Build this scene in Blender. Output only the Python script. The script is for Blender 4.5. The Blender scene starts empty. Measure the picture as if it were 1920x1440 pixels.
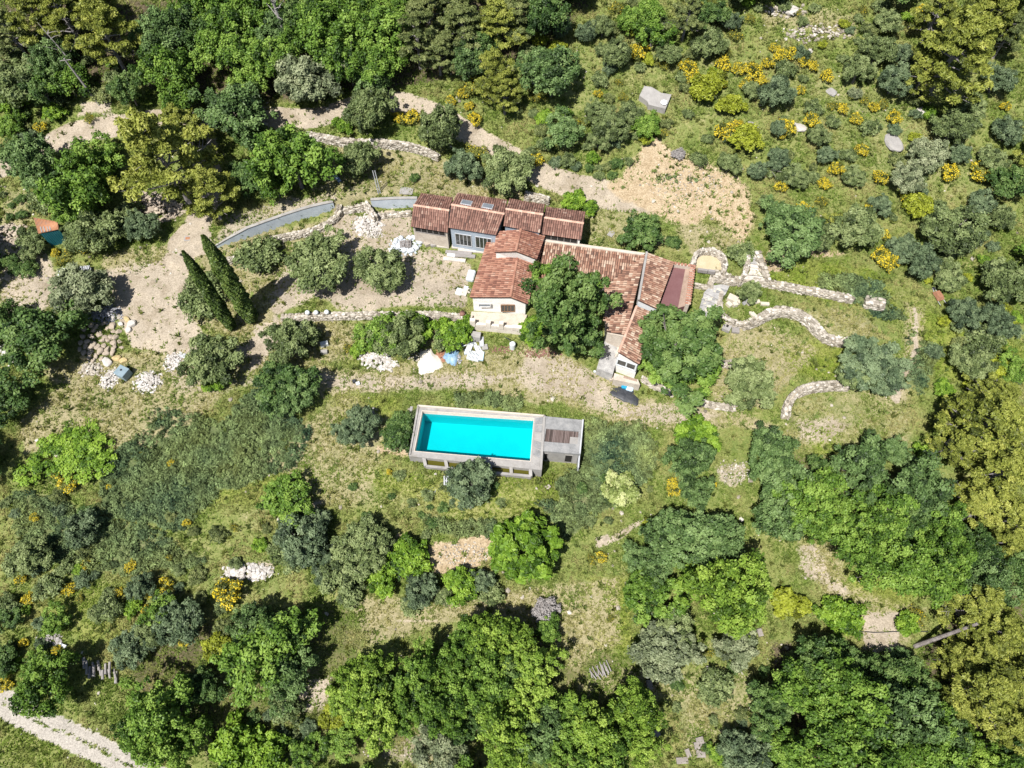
import bpy, bmesh, math, random
import numpy as np
from mathutils import Vector, Matrix

SC = bpy.context.scene
COL = SC.collection
RNG = np.random.default_rng(7)
random.seed(7)

# ------------------------------------------------------------------ camera
CAM_H = 58.0
PITCH = math.radians(62.0)          # below the horizon
F = 1331.0                          # focal length in photo pixels (photo is 1920 wide)
cam_d = bpy.data.cameras.new('camera')
cam = bpy.data.objects.new('camera', cam_d)
COL.objects.link(cam)
cam.location = (0, 0, CAM_H)
cam.rotation_euler = (math.pi / 2 - PITCH, 0, 0)
cam_d.sensor_width = 36.0
cam_d.lens = F / 1920 * 36
cam_d.clip_end = 3000
SC.camera = cam

# ------------------------------------------------------------------ light
SUN_V = Vector((0.33, 0.47, -1.0)).normalized()      # the way the light travels
w = bpy.data.worlds.new('World'); SC.world = w; w.use_nodes = True
wn = w.node_tree.nodes; wl = w.node_tree.links
sky = wn.new('ShaderNodeTexSky'); sky.sky_type = 'NISHITA'; sky.sun_disc = False
sky.sun_elevation = math.radians(60); sky.sun_rotation = math.radians(215)
bg = wn['Background']; bg.inputs['Strength'].default_value = 0.06
wl.new(sky.outputs[0], bg.inputs[0])
sl = bpy.data.lights.new('sun', 'SUN'); sl.energy = 5.0; sl.angle = math.radians(0.5)
sl.color = (1.0, 0.965, 0.91)
so = bpy.data.objects.new('sun', sl); COL.objects.link(so)
so.rotation_euler = SUN_V.to_track_quat('-Z', 'Y').to_euler()
so.location = (-20, -30, 80)
SC.view_settings.view_transform = 'Standard'
try: SC.view_settings.look = 'None'
except Exception: pass
SC.view_settings.exposure = 0.62
SC.view_settings.gamma = 1.0
SC.view_settings.use_curve_mapping = False
SC.render.engine = 'CYCLES'
SC.cycles.max_bounces = 8
SC.cycles.diffuse_bounces = 3
SC.cycles.glossy_bounces = 2
SC.cycles.transmission_bounces = 4
SC.cycles.transparent_max_bounces = 8

# ------------------------------------------------------------------ maths helpers
sp, cp = math.sin(PITCH), math.cos(PITCH)

def ray(px, py):
    u = (np.asarray(px, float) - 960) / F; v = (np.asarray(py, float) - 720) / F
    return u, cp - v * sp, -(sp + v * cp)

def P(px, py, z):
    """the point at height z that the photo shows at (px, py)"""
    dx, dy, dz = ray(px, py); t = (z - CAM_H) / dz
    return Vector((float(dx * t), float(dy * t), float(z)))

def project(x, y, z):
    rz = z - CAM_H
    depth = y * cp - rz * sp
    vv = -(y * sp + rz * cp)
    return 960 + F * x / depth, 720 + F * vv / depth

_NT = {}
def vnoise(x, y, seed=0):
    r = _NT.get(seed)
    if r is None: r = _NT[seed] = np.random.default_rng(seed + 100).random((256, 256))
    x = np.asarray(x, float); y = np.asarray(y, float)
    xi = np.floor(x).astype(int); yi = np.floor(y).astype(int)
    fx = x - xi; fy = y - yi
    fx = fx * fx * (3 - 2 * fx); fy = fy * fy * (3 - 2 * fy)
    a = r[xi % 256, yi % 256]; b = r[(xi + 1) % 256, yi % 256]
    c = r[xi % 256, (yi + 1) % 256]; d = r[(xi + 1) % 256, (yi + 1) % 256]
    return (a * (1 - fx) + b * fx) * (1 - fy) + (c * (1 - fx) + d * fx) * fy

def fbm(x, y, seed=0, oct=4):
    s = 0; a = .5; t = 0
    for i in range(oct):
        s = s + a * vnoise(x * 2 ** i, y * 2 ** i, seed + i); t += a; a *= .55
    return s / t

def sstep(a, b, x):
    t = np.clip((x - a) / (b - a), 0, 1)
    return t * t * (3 - 2 * t)

def poly_sd(px, py, poly):
    """signed distance to a polygon, inside positive"""
    n = len(poly); d = np.full(px.shape, 1e9); ins = np.zeros(px.shape, bool)
    for i in range(n):
        x1, y1 = poly[i]; x2, y2 = poly[(i + 1) % n]
        ex, ey = x2 - x1, y2 - y1
        t = np.clip(((px - x1) * ex + (py - y1) * ey) / (ex * ex + ey * ey + 1e-9), 0, 1)
        d = np.minimum(d, np.hypot(px - x1 - t * ex, py - y1 - t * ey))
        c = ((y1 > py) != (y2 > py)) & (px < (x2 - x1) * (py - y1) / (y2 - y1 + 1e-12) + x1)
        ins ^= c
    return np.where(ins, d, -d)

def line_d(px, py, line):
    """distance to a polyline [(x, y, halfwidth)], inside positive"""
    best = np.full(px.shape, -1e9)
    for (x1, y1, w1), (x2, y2, w2) in zip(line, line[1:]):
        ex, ey = x2 - x1, y2 - y1
        t = np.clip(((px - x1) * ex + (py - y1) * ey) / (ex * ex + ey * ey + 1e-9), 0, 1)
        best = np.maximum(best, (w1 + (w2 - w1) * t) - np.hypot(px - x1 - t * ex, py - y1 - t * ey))
    return best

# ------------------------------------------------------------------ terrain height
PROF = [(-400, -50), (-60, -13), (-20, -7.5), (0, -5), (10, -3.4), (18, -1.8), (23, -.5), (27, .2), (33, .8), (35, 1.2),
        (38, 1.9), (45, 2.7), (49, 3.4), (54, 4.8), (62, 7.2), (75, 11.5), (95, 19), (150, 36), (500, 130)]
PY_, PZ_ = np.array(PROF, float).T
_yy = np.linspace(-400, 500, 3601); _zz = np.interp(_yy, PY_, PZ_)
_k = np.hanning(17); _k /= _k.sum(); _zz = np.convolve(np.pad(_zz, 8, mode='edge'), _k, 'valid')
PADS = []
STEPS = []        # (polyline [(x, y)], height, reach): the ground stands higher on the left side of the line

def base_T(x, y):
    z = np.interp(y, _yy, _zz)
    rough = sstep(48, 62, y) + sstep(20, 8, y) + sstep(18, 30, np.abs(x)) * .5
    z = z + (fbm(x / 7., y / 7., 3) - .5) * 1.3 * np.clip(rough, 0.1, 1) + (fbm(x / 1.6, y / 1.6, 9, 3) - .5) * .28 * np.clip(rough, .25, 1)
    return z

def T(x, y):
    x = np.asarray(x, float); y = np.asarray(y, float)
    z = base_T(x, y)
    for line, h, reach in STEPS:
        if x.size == 1 and not (min(p[0] for p in line) - reach < x[0] < max(p[0] for p in line) + reach and min(p[1] for p in line) - reach < y[0] < max(p[1] for p in line) + reach): continue
        d = np.full(z.shape, 1e9); side = np.zeros(z.shape)
        for (x1, y1), (x2, y2) in zip(line, line[1:]):
            ex, ey = x2 - x1, y2 - y1; L2 = ex * ex + ey * ey
            t = np.clip(((x - x1) * ex + (y - y1) * ey) / L2, 0, 1)
            dd = np.hypot(x - x1 - t * ex, y - y1 - t * ey)
            s = (ex * (y - y1) - ey * (x - x1)) / math.sqrt(L2)
            m = dd < d
            d = np.where(m, dd, d); side = np.where(m, s, side)
        up = sstep(-.12, .12, np.where(side > 0, d, -d))
        z = z + h * up * (1 - sstep(0, reach, d))
    for poly, pz, soft in PADS:
        if x.size == 1 and not (min(p[0] for p in poly) - abs(soft) < x[0] < max(p[0] for p in poly) + abs(soft) and min(p[1] for p in poly) - abs(soft) < y[0] < max(p[1] for p in poly) + abs(soft)): continue
        wgt = sstep(-abs(soft), 0, poly_sd(x, y, poly)); zz = z * (1 - wgt) + pz * wgt
        z = np.maximum(z, zz) if soft < 0 else np.minimum(z, zz)
    return z

def Tf(x, y): return float(T(np.array([x]), np.array([y]))[0])

def G(px, py, h=0.0, fn=None):
    """the point h above the ground that the photo shows at (px, py)"""
    fn = fn or T
    dx, dy, dz = [float(c) for c in ray(px, py)]
    t = (-CAM_H) / dz
    lo, hi = t * .55, t * 1.5
    for i in range(26):
        m = (lo + hi) / 2
        z = CAM_H + dz * m; g = float(fn(np.array([dx * m]), np.array([dy * m]))[0]) + h
        if z > g: lo = m
        else: hi = m
    return Vector((dx * lo, dy * lo, CAM_H + dz * lo))

def wline(pts): return [tuple(G(a, b, 0, base_T)[:2]) for a, b in pts]

# feet of the retaining walls, left to right with the high ground on the left
RET_A = [(399, 468), (430, 458), (459, 450), (520, 427), (589, 404), (630, 396)]
RET_B = [(699, 391), (727, 388), (785, 388)]
COURT = [(527, 597), (578, 594), (647, 593), (718, 592), (800, 591), (875, 597)]
SERP = [(1478, 612), (1500, 592), (1530, 595), (1560, 610), (1585, 632), (1600, 650)]
ARC = [(1482, 785), (1485, 758), (1500, 736), (1530, 728), (1595, 727)]
UPPER = [(572, 254), (640, 266), (700, 268), (760, 272), (800, 284), (822, 296)]
STEPS += [(wline(RET_A), 1.15, 7), (wline(RET_B), 1.1, 6), (wline(COURT), .7, 6), (wline(UPPER), .7, 5)]
SERP_PX = [(1395, 612), (1412, 612), (1430, 596), (1452, 585), (1478, 584), (1500, 590), (1521, 604), (1537, 624), (1550, 640), (1575, 644), (1592, 643)]
STEPS += [(wline([(1360, 612)] + SERP_PX), .8, 5), (wline(ARC), .7, 4)]
EAST = [(1372, 528), (1420, 532), (1500, 545), (1560, 556), (1605, 566)]
STEPS += [(wline(EAST), .7, 5)]

PADS += [([tuple(P(u, v, 0)[:2]) for u, v in ((790, 893), (1004, 915), (1004, 928), (782, 905))], .08, -2.2),
         ([tuple(P(u, v, 1.9)[:2]) for u, v in ((879, 577), (996, 583), (990, 622), (874, 615))], 1.9, 1.2),
         ([tuple(P(u, v, -1)[:2]) for u, v in ((1016, 856), (1094, 864), (1092, 888), (1010, 880))], -1.5, 1.6)]
# ------------------------------------------------------------------ object helpers
def tag(o, label=None, cat=None, group=None, kind=None):
    if label: o['label'] = label
    if cat: o['category'] = cat
    if group: o['group'] = group
    if kind: o['kind'] = kind
    elif cat: o['kind'] = 'thing'
    return o

def empty(name, loc, label=None, cat=None, group=None):
    o = bpy.data.objects.new(name, None); COL.objects.link(o); o.location = loc
    o.empty_display_size = .3
    return tag(o, label, cat, group)

def mesh_np(name, V, faces_flat, nper, attrs=None, smooth=False):
    """fast mesh from arrays; faces all have nper corners; attrs: name -> per-vertex float or rgba"""
    me = bpy.data.meshes.new(name)
    V = np.ascontiguousarray(V, np.float32); f = np.ascontiguousarray(faces_flat, np.int32).ravel()
    nf = len(f) // nper
    me.vertices.add(len(V)); me.vertices.foreach_set('co', V.ravel())
    me.loops.add(len(f)); me.loops.foreach_set('vertex_index', f)
    me.polygons.add(nf); me.polygons.foreach_set('loop_start', np.arange(nf, dtype=np.int32) * nper)
    try: me.polygons.foreach_set('loop_total', np.full(nf, nper, np.int32))
    except Exception: pass
    me.polygons.foreach_set('use_smooth', np.full(nf, smooth))
    for k, a in (attrs or {}).items():
        a = np.asarray(a, np.float32)
        if a.ndim == 1:
            at = me.attributes.new(k, 'FLOAT', 'POINT'); at.data.foreach_set('value', a)
        else:
            at = me.attributes.new(k, 'FLOAT_COLOR', 'POINT'); at.data.foreach_set('color', a.ravel())
    me.update(calc_edges=True); me.validate()
    return me

def link(name, me, mat=None, parent=None, loc=None):
    o = bpy.data.objects.new(name, me); COL.objects.link(o)
    if mat is not None:
        if len(me.materials) == 0: me.materials.append(mat)
        elif me.materials[0] is not mat:
            o.material_slots[0].link = 'OBJECT'; o.material_slots[0].material = mat
    if parent: o.parent = parent
    if loc is not None: o.location = loc
    return o

class MB:
    """collects polygons in world space; build() links them as one mesh"""
    def __init__(s): s.v = []; s.f = []; s.t = []; s.cur = .5
    def add(s, vs, fs):
        n = len(s.v); s.v += [tuple(v) for v in vs]; s.f += [tuple(n + i for i in f) for f in fs]
        s.t += [s.cur] * len(vs); return s
    def prism(s, poly, z0, z1):
        """vertical prism; z0 / z1 a number or one per corner"""
        n = len(poly)
        a = [z0] * n if not hasattr(z0, '__len__') else z0
        b = [z1] * n if not hasattr(z1, '__len__') else z1
        ar = sum(poly[i][0] * poly[(i + 1) % n][1] - poly[(i + 1) % n][0] * poly[i][1] for i in range(n))
        idx = list(range(n)) if ar > 0 else list(range(n))[::-1]
        vs = [(poly[i][0], poly[i][1], a[i]) for i in idx] + [(poly[i][0], poly[i][1], b[i]) for i in idx]
        fs = [tuple(range(n))[::-1], tuple(range(n, 2 * n))] + [(i, (i + 1) % n, n + (i + 1) % n, n + i) for i in range(n)]
        return s.add(vs, fs)
    def box(s, c, size, rz=0.0, tilt=0.0):
        x, y, z = [q / 2 for q in size]
        m = Matrix.Rotation(rz, 3, 'Z') @ Matrix.Rotation(tilt, 3, 'X')
        vs = [Vector(c) + m @ Vector((sx * x, sy * y, sz * z)) for sz in (-1, 1) for sx, sy in ((-1, -1), (1, -1), (1, 1), (-1, 1))]
        return s.add(vs, [(3, 2, 1, 0), (4, 5, 6, 7), (0, 1, 5, 4), (1, 2, 6, 5), (2, 3, 7, 6), (3, 0, 4, 7)])
    def tube(s, pts, rads, n=6, cap=True):
        rings = []
        for i, p in enumerate(pts):
            p = Vector(p)
            d = (Vector(pts[min(i + 1, len(pts) - 1)]) - Vector(pts[max(i - 1, 0)])).normalized()
            a = d.cross(Vector((0, 0, 1)) if abs(d.z) < .9 else Vector((1, 0, 0))).normalized(); b = d.cross(a)
            rings.append([p + (a * math.cos(q * 2 * math.pi / n) + b * math.sin(q * 2 * math.pi / n)) * rads[i] for q in range(n)])
        vs = [v for r in rings for v in r]
        fs = [(i * n + q, i * n + (q + 1) % n, (i + 1) * n + (q + 1) % n, (i + 1) * n + q) for i in range(len(pts) - 1) for q in range(n)]
        if cap: fs += [tuple(range(n))[::-1], tuple((len(pts) - 1) * n + q for q in range(n))]
        return s.add(vs, fs)
    def wall(s, line, width, z0, z1):
        """a thick wall along a polyline [(x, y)], z0 / z1 per point"""
        n = len(line); L = []; R = []
        for i in range(n):
            a = Vector(line[max(i - 1, 0)][:2]); b = Vector(line[min(i + 1, n - 1)][:2])
            d = (b - a).normalized(); nn = Vector((-d.y, d.x)) * width / 2; c = Vector(line[i][:2])
            L.append(c + nn); R.append(c - nn)
        vs = []
        for i in range(n):
            vs += [(L[i].x, L[i].y, z0[i]), (R[i].x, R[i].y, z0[i]), (R[i].x, R[i].y, z1[i]), (L[i].x, L[i].y, z1[i])]
        fs = []
        for i in range(n - 1):
            a, b = i * 4, i * 4 + 4
            fs += [(a + 1, b + 1, b + 2, a + 2), (a + 2, b + 2, b + 3, a + 3), (a + 3, b + 3, b, a), (a, b, b + 1, a + 1)]
        fs += [(0, 1, 2, 3), ((n - 1) * 4 + 3, (n - 1) * 4 + 2, (n - 1) * 4 + 1, (n - 1) * 4)]
        return s.add(vs, fs)
    def build(s, name, mat, parent=None, bevel=0, smooth=False):
        o0 = Vector(parent.matrix_basis.translation) if parent else Vector((0, 0, 0))
        q = parent
        while q and q.parent: q = q.parent; o0 = o0 + Vector(q.matrix_basis.translation)
        if not parent and s.v:
            A = np.array(s.v); o0 = Vector((A[:, 0].mean(), A[:, 1].mean(), A[:, 2].min()))
        me = bpy.data.meshes.new(name)
        me.from_pydata([(v[0] - o0.x, v[1] - o0.y, v[2] - o0.z) for v in s.v], [], s.f)
        at = me.attributes.new('tint', 'FLOAT', 'POINT'); at.data.foreach_set('value', np.array(s.t, np.float32))
        if smooth: me.polygons.foreach_set('use_smooth', [True] * len(me.polygons))
        o = link(name, me, mat, parent)
        if not parent: o.location = o0
        if bevel:
            m = o.modifiers.new('bevel', 'BEVEL'); m.width = bevel; m.segments = 1; m.limit_method = 'ANGLE'
        return o

def part(o, kind=None, label=None):
    if kind: o['kind'] = kind
    if label: o['label'] = label
    return o

# ------------------------------------------------------------------ materials
class NT:
    def __init__(s, name):
        s.m = bpy.data.materials.new(name); s.m.use_nodes = True
        s.n = s.m.node_tree.nodes; s.l = s.m.node_tree.links
        s.b = s.n['Principled BSDF']; s.out = s.n['Material Output']
        s.tc = s.n.new('ShaderNodeTexCoord')
        s.b.inputs['Specular IOR Level'].default_value = .3
    def noise(s, scale, detail=4, rough=.6, vec=None, out=0):
        t = s.n.new('ShaderNodeTexNoise'); t.inputs['Scale'].default_value = scale
        t.inputs['Detail'].default_value = detail; t.inputs['Roughness'].default_value = rough
        s.l.new(vec if vec is not None else s.tc.outputs['Object'], t.inputs['Vector']); return t.outputs[out]
    def attr(s, name, out='Fac'):
        a = s.n.new('ShaderNodeAttribute'); a.attribute_name = name; return a.outputs[out]
    def val(s, v):
        n = s.n.new('ShaderNodeValue'); n.outputs[0].default_value = v; return n.outputs[0]
    def math(s, op, a, b=None, c=None, clamp=False):
        n = s.n.new('ShaderNodeMath'); n.operation = op; n.use_clamp = clamp
        for i, q in enumerate((a, b, c)):
            if q is None: continue
            if isinstance(q, (int, float)): n.inputs[i].default_value = q
            else: s.l.new(q, n.inputs[i])
        return n.outputs[0]
    def ramp(s, fac, stops):
        r = s.n.new('ShaderNodeValToRGB'); e = r.color_ramp.elements
        while len(e) > 1: e.remove(e[-1])
        e[0].position = stops[0][0]; e[0].color = (*stops[0][1], 1)
        for p, c in stops[1:]:
            q = e.new(p); q.color = (*c, 1)
        s.l.new(fac, r.inputs[0]); return r.outputs[0]
    def mix(s, fac, a, b, mode='MIX'):
        n = s.n.new('ShaderNodeMix'); n.data_type = 'RGBA'; n.blend_type = mode
        for i, q in ((0, fac), (6, a), (7, b)):
            if isinstance(q, (int, float)): n.inputs[i].default_value = q
            elif isinstance(q, tuple): n.inputs[i].default_value = (*q, 1)
            else: s.l.new(q, n.inputs[i])
        return n.outputs[2]
    def sm(s, fac, lo, hi):
        n = s.n.new('ShaderNodeMapRange'); n.interpolation_type = 'SMOOTHSTEP'
        n.inputs[1].default_value = lo; n.inputs[2].default_value = hi
        s.l.new(fac, n.inputs[0]); return n.outputs[0]
    def bump(s, h, strength=.5, dist=.05):
        b = s.n.new('ShaderNodeBump'); b.inputs['Strength'].default_value = strength; b.inputs['Distance'].default_value = dist
        s.l.new(h, b.inputs['Height']); s.l.new(b.outputs[0], s.b.inputs['Normal']); return b
    def col(s, c): s.l.new(c, s.b.inputs['Base Color']) if not isinstance(c, tuple) else setattr(s.b.inputs['Base Color'], 'default_value', (*c, 1))
    def rough(s, r): s.b.inputs['Roughness'].default_value = r

def mottled(name, cols, scale=1.5, rough=.85, bump=.4, bdist=.03, fine=14, tintmix=0.0, dirt=None):
    """two or three colours mottled by noise; tint attribute spreads pieces apart"""
    t = NT(name)
    n = t.noise(scale, 6, .65); f = t.noise(fine, 4, .6)
    k = t.math('ADD', t.math('MULTIPLY', n, .65), t.math('MULTIPLY', f, .35))
    if tintmix:
        k = t.math('ADD', t.math('MULTIPLY', k, 1 - tintmix), t.math('MULTIPLY', t.attr('tint'), tintmix))
    m = len(cols)
    c = t.ramp(k, [(.3 + .4 * i / (m - 1), cc) for i, cc in enumerate(cols)])
    if dirt:
        c = t.mix(t.math('MULTIPLY', t.sm(t.noise(scale * .6, 5, .7, out=0), .52, .7), .75), c, dirt)
    t.col(c); t.rough(rough); t.bump(f, bump, bdist)
    return t.m

def leaf_mat(name, dark, mid, light, trans=.22, rnd=.26, gloss=.02, yellow=None):
    t = NT(name)
    oi = t.n.new('ShaderNodeObjectInfo')
    k = t.math('ADD', t.attr('tint'), t.math('MULTIPLY', t.math('SUBTRACT', oi.outputs['Random'], .5), rnd))
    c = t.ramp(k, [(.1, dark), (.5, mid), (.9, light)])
    if yellow:
        c = t.mix(t.sm(t.attr('flower'), .4, .6), c, yellow)
    d = t.n.new('ShaderNodeBsdfDiffuse'); tr = t.n.new('ShaderNodeBsdfTranslucent'); g = t.n.new('ShaderNodeBsdfGlossy')
    g.inputs['Roughness'].default_value = .5
    m1 = t.n.new('ShaderNodeMixShader'); m2 = t.n.new('ShaderNodeMixShader')
    m1.inputs[0].default_value = trans; m2.inputs[0].default_value = gloss
    tc = t.mix(1.0, c, (.95, 1.0, .6), 'MULTIPLY')
    t.l.new(c, d.inputs[0]); t.l.new(tc, tr.inputs[0])
    t.l.new(d.outputs[0], m1.inputs[1]); t.l.new(tr.outputs[0], m1.inputs[2])
    t.l.new(m1.outputs[0], m2.inputs[1]); t.l.new(g.outputs[0], m2.inputs[2])
    t.l.new(m2.outputs[0], t.out.inputs[0]); t.n.remove(t.b)
    return t.m

M = {}
M['stone'] = mottled('dry_stone', [(.15, .13, .10), (.36, .32, .265), (.56, .52, .46)], 3, .9, .5, .03, 22, .5)
M['stone_core'] = mottled('stone_core', [(.24, .20, .15), (.40, .35, .27), (.50, .45, .37)], 3, .95, .5, .03, 18)
M['white_rubble'] = mottled('white_rubble', [(.28, .25, .22), (.46, .43, .395), (.62, .59, .56)], 4, .9, .4, .02, 20, .5)
M['boulder'] = mottled('boulder_stone', [(.20, .17, .14), (.36, .30, .235), (.50, .43, .34)], 2, .9, .5, .03, 14, .3)
M['boulder_ochre'] = mottled('ochre_boulder', [(.35, .26, .13), (.5, .39, .2), (.62, .5, .3)], 2, .9, .5, .03, 14)
M['gravel_grey'] = mottled('grey_gravel', [(.14, .14, .15), (.26, .26, .28), (.42, .42, .45)], 6, .9, .5, .02, 25, .5)
M['plaster'] = mottled('white_stone_plaster', [(.60, .57, .52), (.78, .76, .72), (.84, .83, .80)], 2.2, .9, .5, .03, 9)
M['beige'] = mottled('beige_masonry', [(.35, .29, .235), (.48, .42, .355), (.58, .52, .455)], 1.8, .9, .5, .03, 12)
M['beige_light'] = mottled('cream_masonry', [(.46, .40, .33), (.62, .555, .48), (.72, .66, .59)], 1.8, .9, .5, .03, 12)
M['terrace'] = mottled('terrace_screed', [(.34, .28, .22), (.47, .405, .335), (.54, .48, .41)], 1.5, .9, .2, .01, 8, dirt=(.36, .31, .24))
M['grey_render'] = mottled('blue_grey_render', [(.24, .28, .33), (.30, .35, .41), (.38, .43, .49)], 1.2, .85, .2, .01, 8)
M['ret_wall'] = mottled('cement_rendered_wall', [(.33, .37, .41), (.45, .50, .55), (.54, .58, .62)], .9, .9, .25, .01, 9)
M['concrete'] = mottled('concrete', [(.22, .21, .20), (.305, .29, .275), (.385, .37, .35)], 1.2, .9, .3, .01, 10, dirt=(.22, .20, .17))
M['concrete_dark'] = mottled('weathered_slab', [(.14, .14, .14), (.24, .24, .24), (.34, .33, .32)], 1.4, .9, .3, .01, 8)
M['flagstone'] = mottled('grey_flagstone', [(.10, .10, .10), (.34, .33, .32), (.62, .60, .56)], 2.0, .9, .4, .02, 12, .35)
M['flag_dull'] = mottled('dull_paving_stone', [(.16, .14, .125), (.27, .24, .215), (.38, .345, .31)], 2.0, .9, .4, .02, 12)
M['pale_step'] = mottled('pale_step_stone', [(.36, .32, .28), (.52, .47, .42), (.62, .57, .52)], 2.0, .9, .4, .02, 12)
M['block'] = mottled('cut_stone_block', [(.42, .375, .29), (.52, .47, .38), (.6, .555, .47)], 2.5, .9, .3, .01, 12)
M['pool_plaster'] = mottled('pool_liner', [(.40, .52, .54), (.43, .55, .57), (.46, .58, .59)], .8, .6, .05, .002, 6)
M['cream'] = mottled('cream_coping', [(.42, .36, .29), (.52, .46, .39), (.58, .52, .45)], 1.5, .8, .2, .005, 9)
M['wood_dark'] = mottled('weathered_deck_wood', [(.06, .045, .04), (.12, .085, .075), (.17, .13, .12)], 2, .8, .3, .01, 20, .5)
M['wood_grey'] = mottled('grey_timber', [(.16, .14, .13), (.26, .24, .23), (.36, .34, .33)], 3, .85, .4, .01, 20, .4)
M['wood_brown'] = mottled('brown_window_wood', [(.16, .09, .05), (.24, .14, .08), (.3, .19, .11)], 4, .6, .2, .005, 20)
M['bark'] = mottled('grey_bark', [(.08, .07, .065), (.17, .15, .14), (.27, .25, .24)], 3, .95, .6, .03, 14)
M['bark_pine'] = mottled('pine_bark', [(.11, .095, .09), (.22, .20, .20), (.36, .34, .34)], 3, .95, .6, .03, 14)
M['maroon'] = mottled('maroon_membrane', [(.135, .062, .063), (.16, .077, .078), (.18, .095, .095)], 1.2, .75, .1, .005, 6)
M['metal'] = mottled('galvanised_metal', [(.32, .33, .35), (.45, .46, .48), (.55, .56, .58)], 2, .45, .1, .002, 9)
M['bluegrey_metal'] = mottled('bluish_metal', [(.16, .22, .34), (.2, .27, .40), (.3, .36, .47)], 2, .5, .1, .002, 9)
M['black'] = mottled('black_sheet', [(.025, .028, .035), (.04, .043, .05), (.06, .063, .07)], 2, .5, .3, .02, 6)
M['white_sheet'] = mottled('cream_tarpaulin', [(.50, .46, .39), (.60, .56, .48), (.68, .64, .57)], 1.5, .6, .4, .04, 5)
M['blue_sheet'] = mottled('blue_plastic', [(.10, .20, .32), (.19, .31, .43), (.38, .46, .53)], 1.8, .5, .4, .03, 6)
M['cyan_bag'] = mottled('cyan_bag', [(.01, .2, .36), (.02, .27, .45), (.05, .34, .52)], 3, .4, .4, .02, 8)
M['paleblue_bag'] = mottled('pale_blue_bag', [(.35, .52, .66), (.5, .64, .74), (.62, .74, .8)], 3, .4, .4, .02, 8)
M['white_bag'] = mottled('white_bag', [(.34, .37, .40), (.50, .53, .56), (.66, .68, .70)], 4, .6, .4, .02, 9, .5)
M['terracotta'] = mottled('terracotta', [(.14, .075, .058), (.21, .11, .085), (.28, .16, .125)], 4, .8, .2, .01, 16)
M['rust'] = mottled('rusted_sheet', [(.22, .17, .14), (.34, .155, .08), (.45, .24, .13)], 1.2, .7, .2, .01, 7)
M['teal'] = mottled('teal_painted_board', [(.005, .06, .075), (.01, .095, .115), (.03, .13, .15)], 1.5, .6, .2, .01, 10)
M['orange'] = mottled('orange_rust', [(.20, .09, .055), (.31, .15, .09), (.38, .21, .13)], 4, .7, .2, .01, 12)
M['bin'] = mottled('grey_blue_plastic', [(.17, .23, .27), (.21, .28, .32), (.26, .33, .37)], 2, .5, .05, .002, 9)
M['enamel'] = mottled('white_enamel', [(.52, .55, .58), (.62, .65, .67), (.70, .72, .73)], 2, .35, .05, .002, 9)
M['ochre_floor'] = mottled('sandy_basin_floor', [(.40, .33, .20), (.47, .395, .26), (.54, .48, .36)], 1.2, .95, .2, .01, 9)
M['soil'] = mottled('brown_soil', [(.22, .15, .11), (.32, .23, .18), (.40, .30, .24)], 1.4, .95, .4, .02, 8)
M['glass'] = NT('window_glass').m
_b = M['glass'].node_tree.nodes['Principled BSDF']; _b.inputs['Base Color'].default_value = (.03, .035, .035, 1); _b.inputs['Roughness'].default_value = .08; _b.inputs['Specular IOR Level'].default_value = .6
M['dark'] = mottled('interior_shade', [(.015, .013, .012), (.022, .02, .018), (.03, .027, .025)], 1, .9, .1, .01, 6)  # near-black fill that paints the shade inside openings
M['skylight'] = mottled('skylight_glass', [(.16, .18, .20), (.20, .22, .25), (.25, .27, .3)], .8, .25, .02, .001, 5)
M['algae'] = NT('green_standing_water').m
_b = M['algae'].node_tree.nodes['Principled BSDF']; _b.inputs['Base Color'].default_value = (.07, .065, .008, 1); _b.inputs['Roughness'].default_value = .12

def tile_mat(name, cols):
    t = NT(name)
    n = t.noise(30, 3, .6); big = t.noise(.45, 4, .6)
    k = t.math('ADD', t.math('ADD', t.math('MULTIPLY', t.attr('tint'), .64), .04), t.math('ADD', t.math('MULTIPLY', n, .12), t.math('MULTIPLY', t.math('SUBTRACT', big, .42), .5)))
    c = t.ramp(k, cols)
    c = t.mix(t.math('MULTIPLY', t.sm(t.noise(2.2, 5, .7), .55, .7), .55), c, (.10, .075, .065))
    t.col(c); t.rough(.85); t.bump(n, .3, .01); return t.m
M['tile'] = tile_mat('terracotta_roof_tile', [(.05, (.09, .05, .042)), (.3, (.165, .086, .066)), (.5, (.23, .122, .094)), (.7, (.29, .17, .13)), (.86, (.40, .31, .25)), (1., (.5, .44, .38))])
M['tile_orange'] = tile_mat('orange_roof_tile', [(.05, (.15, .066, .048)), (.3, (.25, .112, .078)), (.5, (.325, .16, .108)), (.7, (.38, .21, .15)), (.86, (.45, .33, .25)), (1., (.5, .44, .37))])
M['tile_old'] = tile_mat('old_lichened_tile', [(.05, (.10, .06, .045)), (.25, (.19, .10, .07)), (.42, (.29, .155, .105)), (.6, (.40, .275, .20)), (.8, (.50, .40, .31)), (1., (.58, .51, .42))])
M['tile_deck'] = mottled('gap_shade_deck', [(.04, .024, .02), (.075, .045, .035), (.11, .065, .05)], 2, .95, .3, .02, 14)  # deck coloured dark to paint the shade between the tiles
M['mortar'] = mottled('pale_mortar', [(.42, .24, .17), (.52, .33, .25), (.58, .42, .33)], 3, .9, .3, .01, 14, .4)

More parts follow.
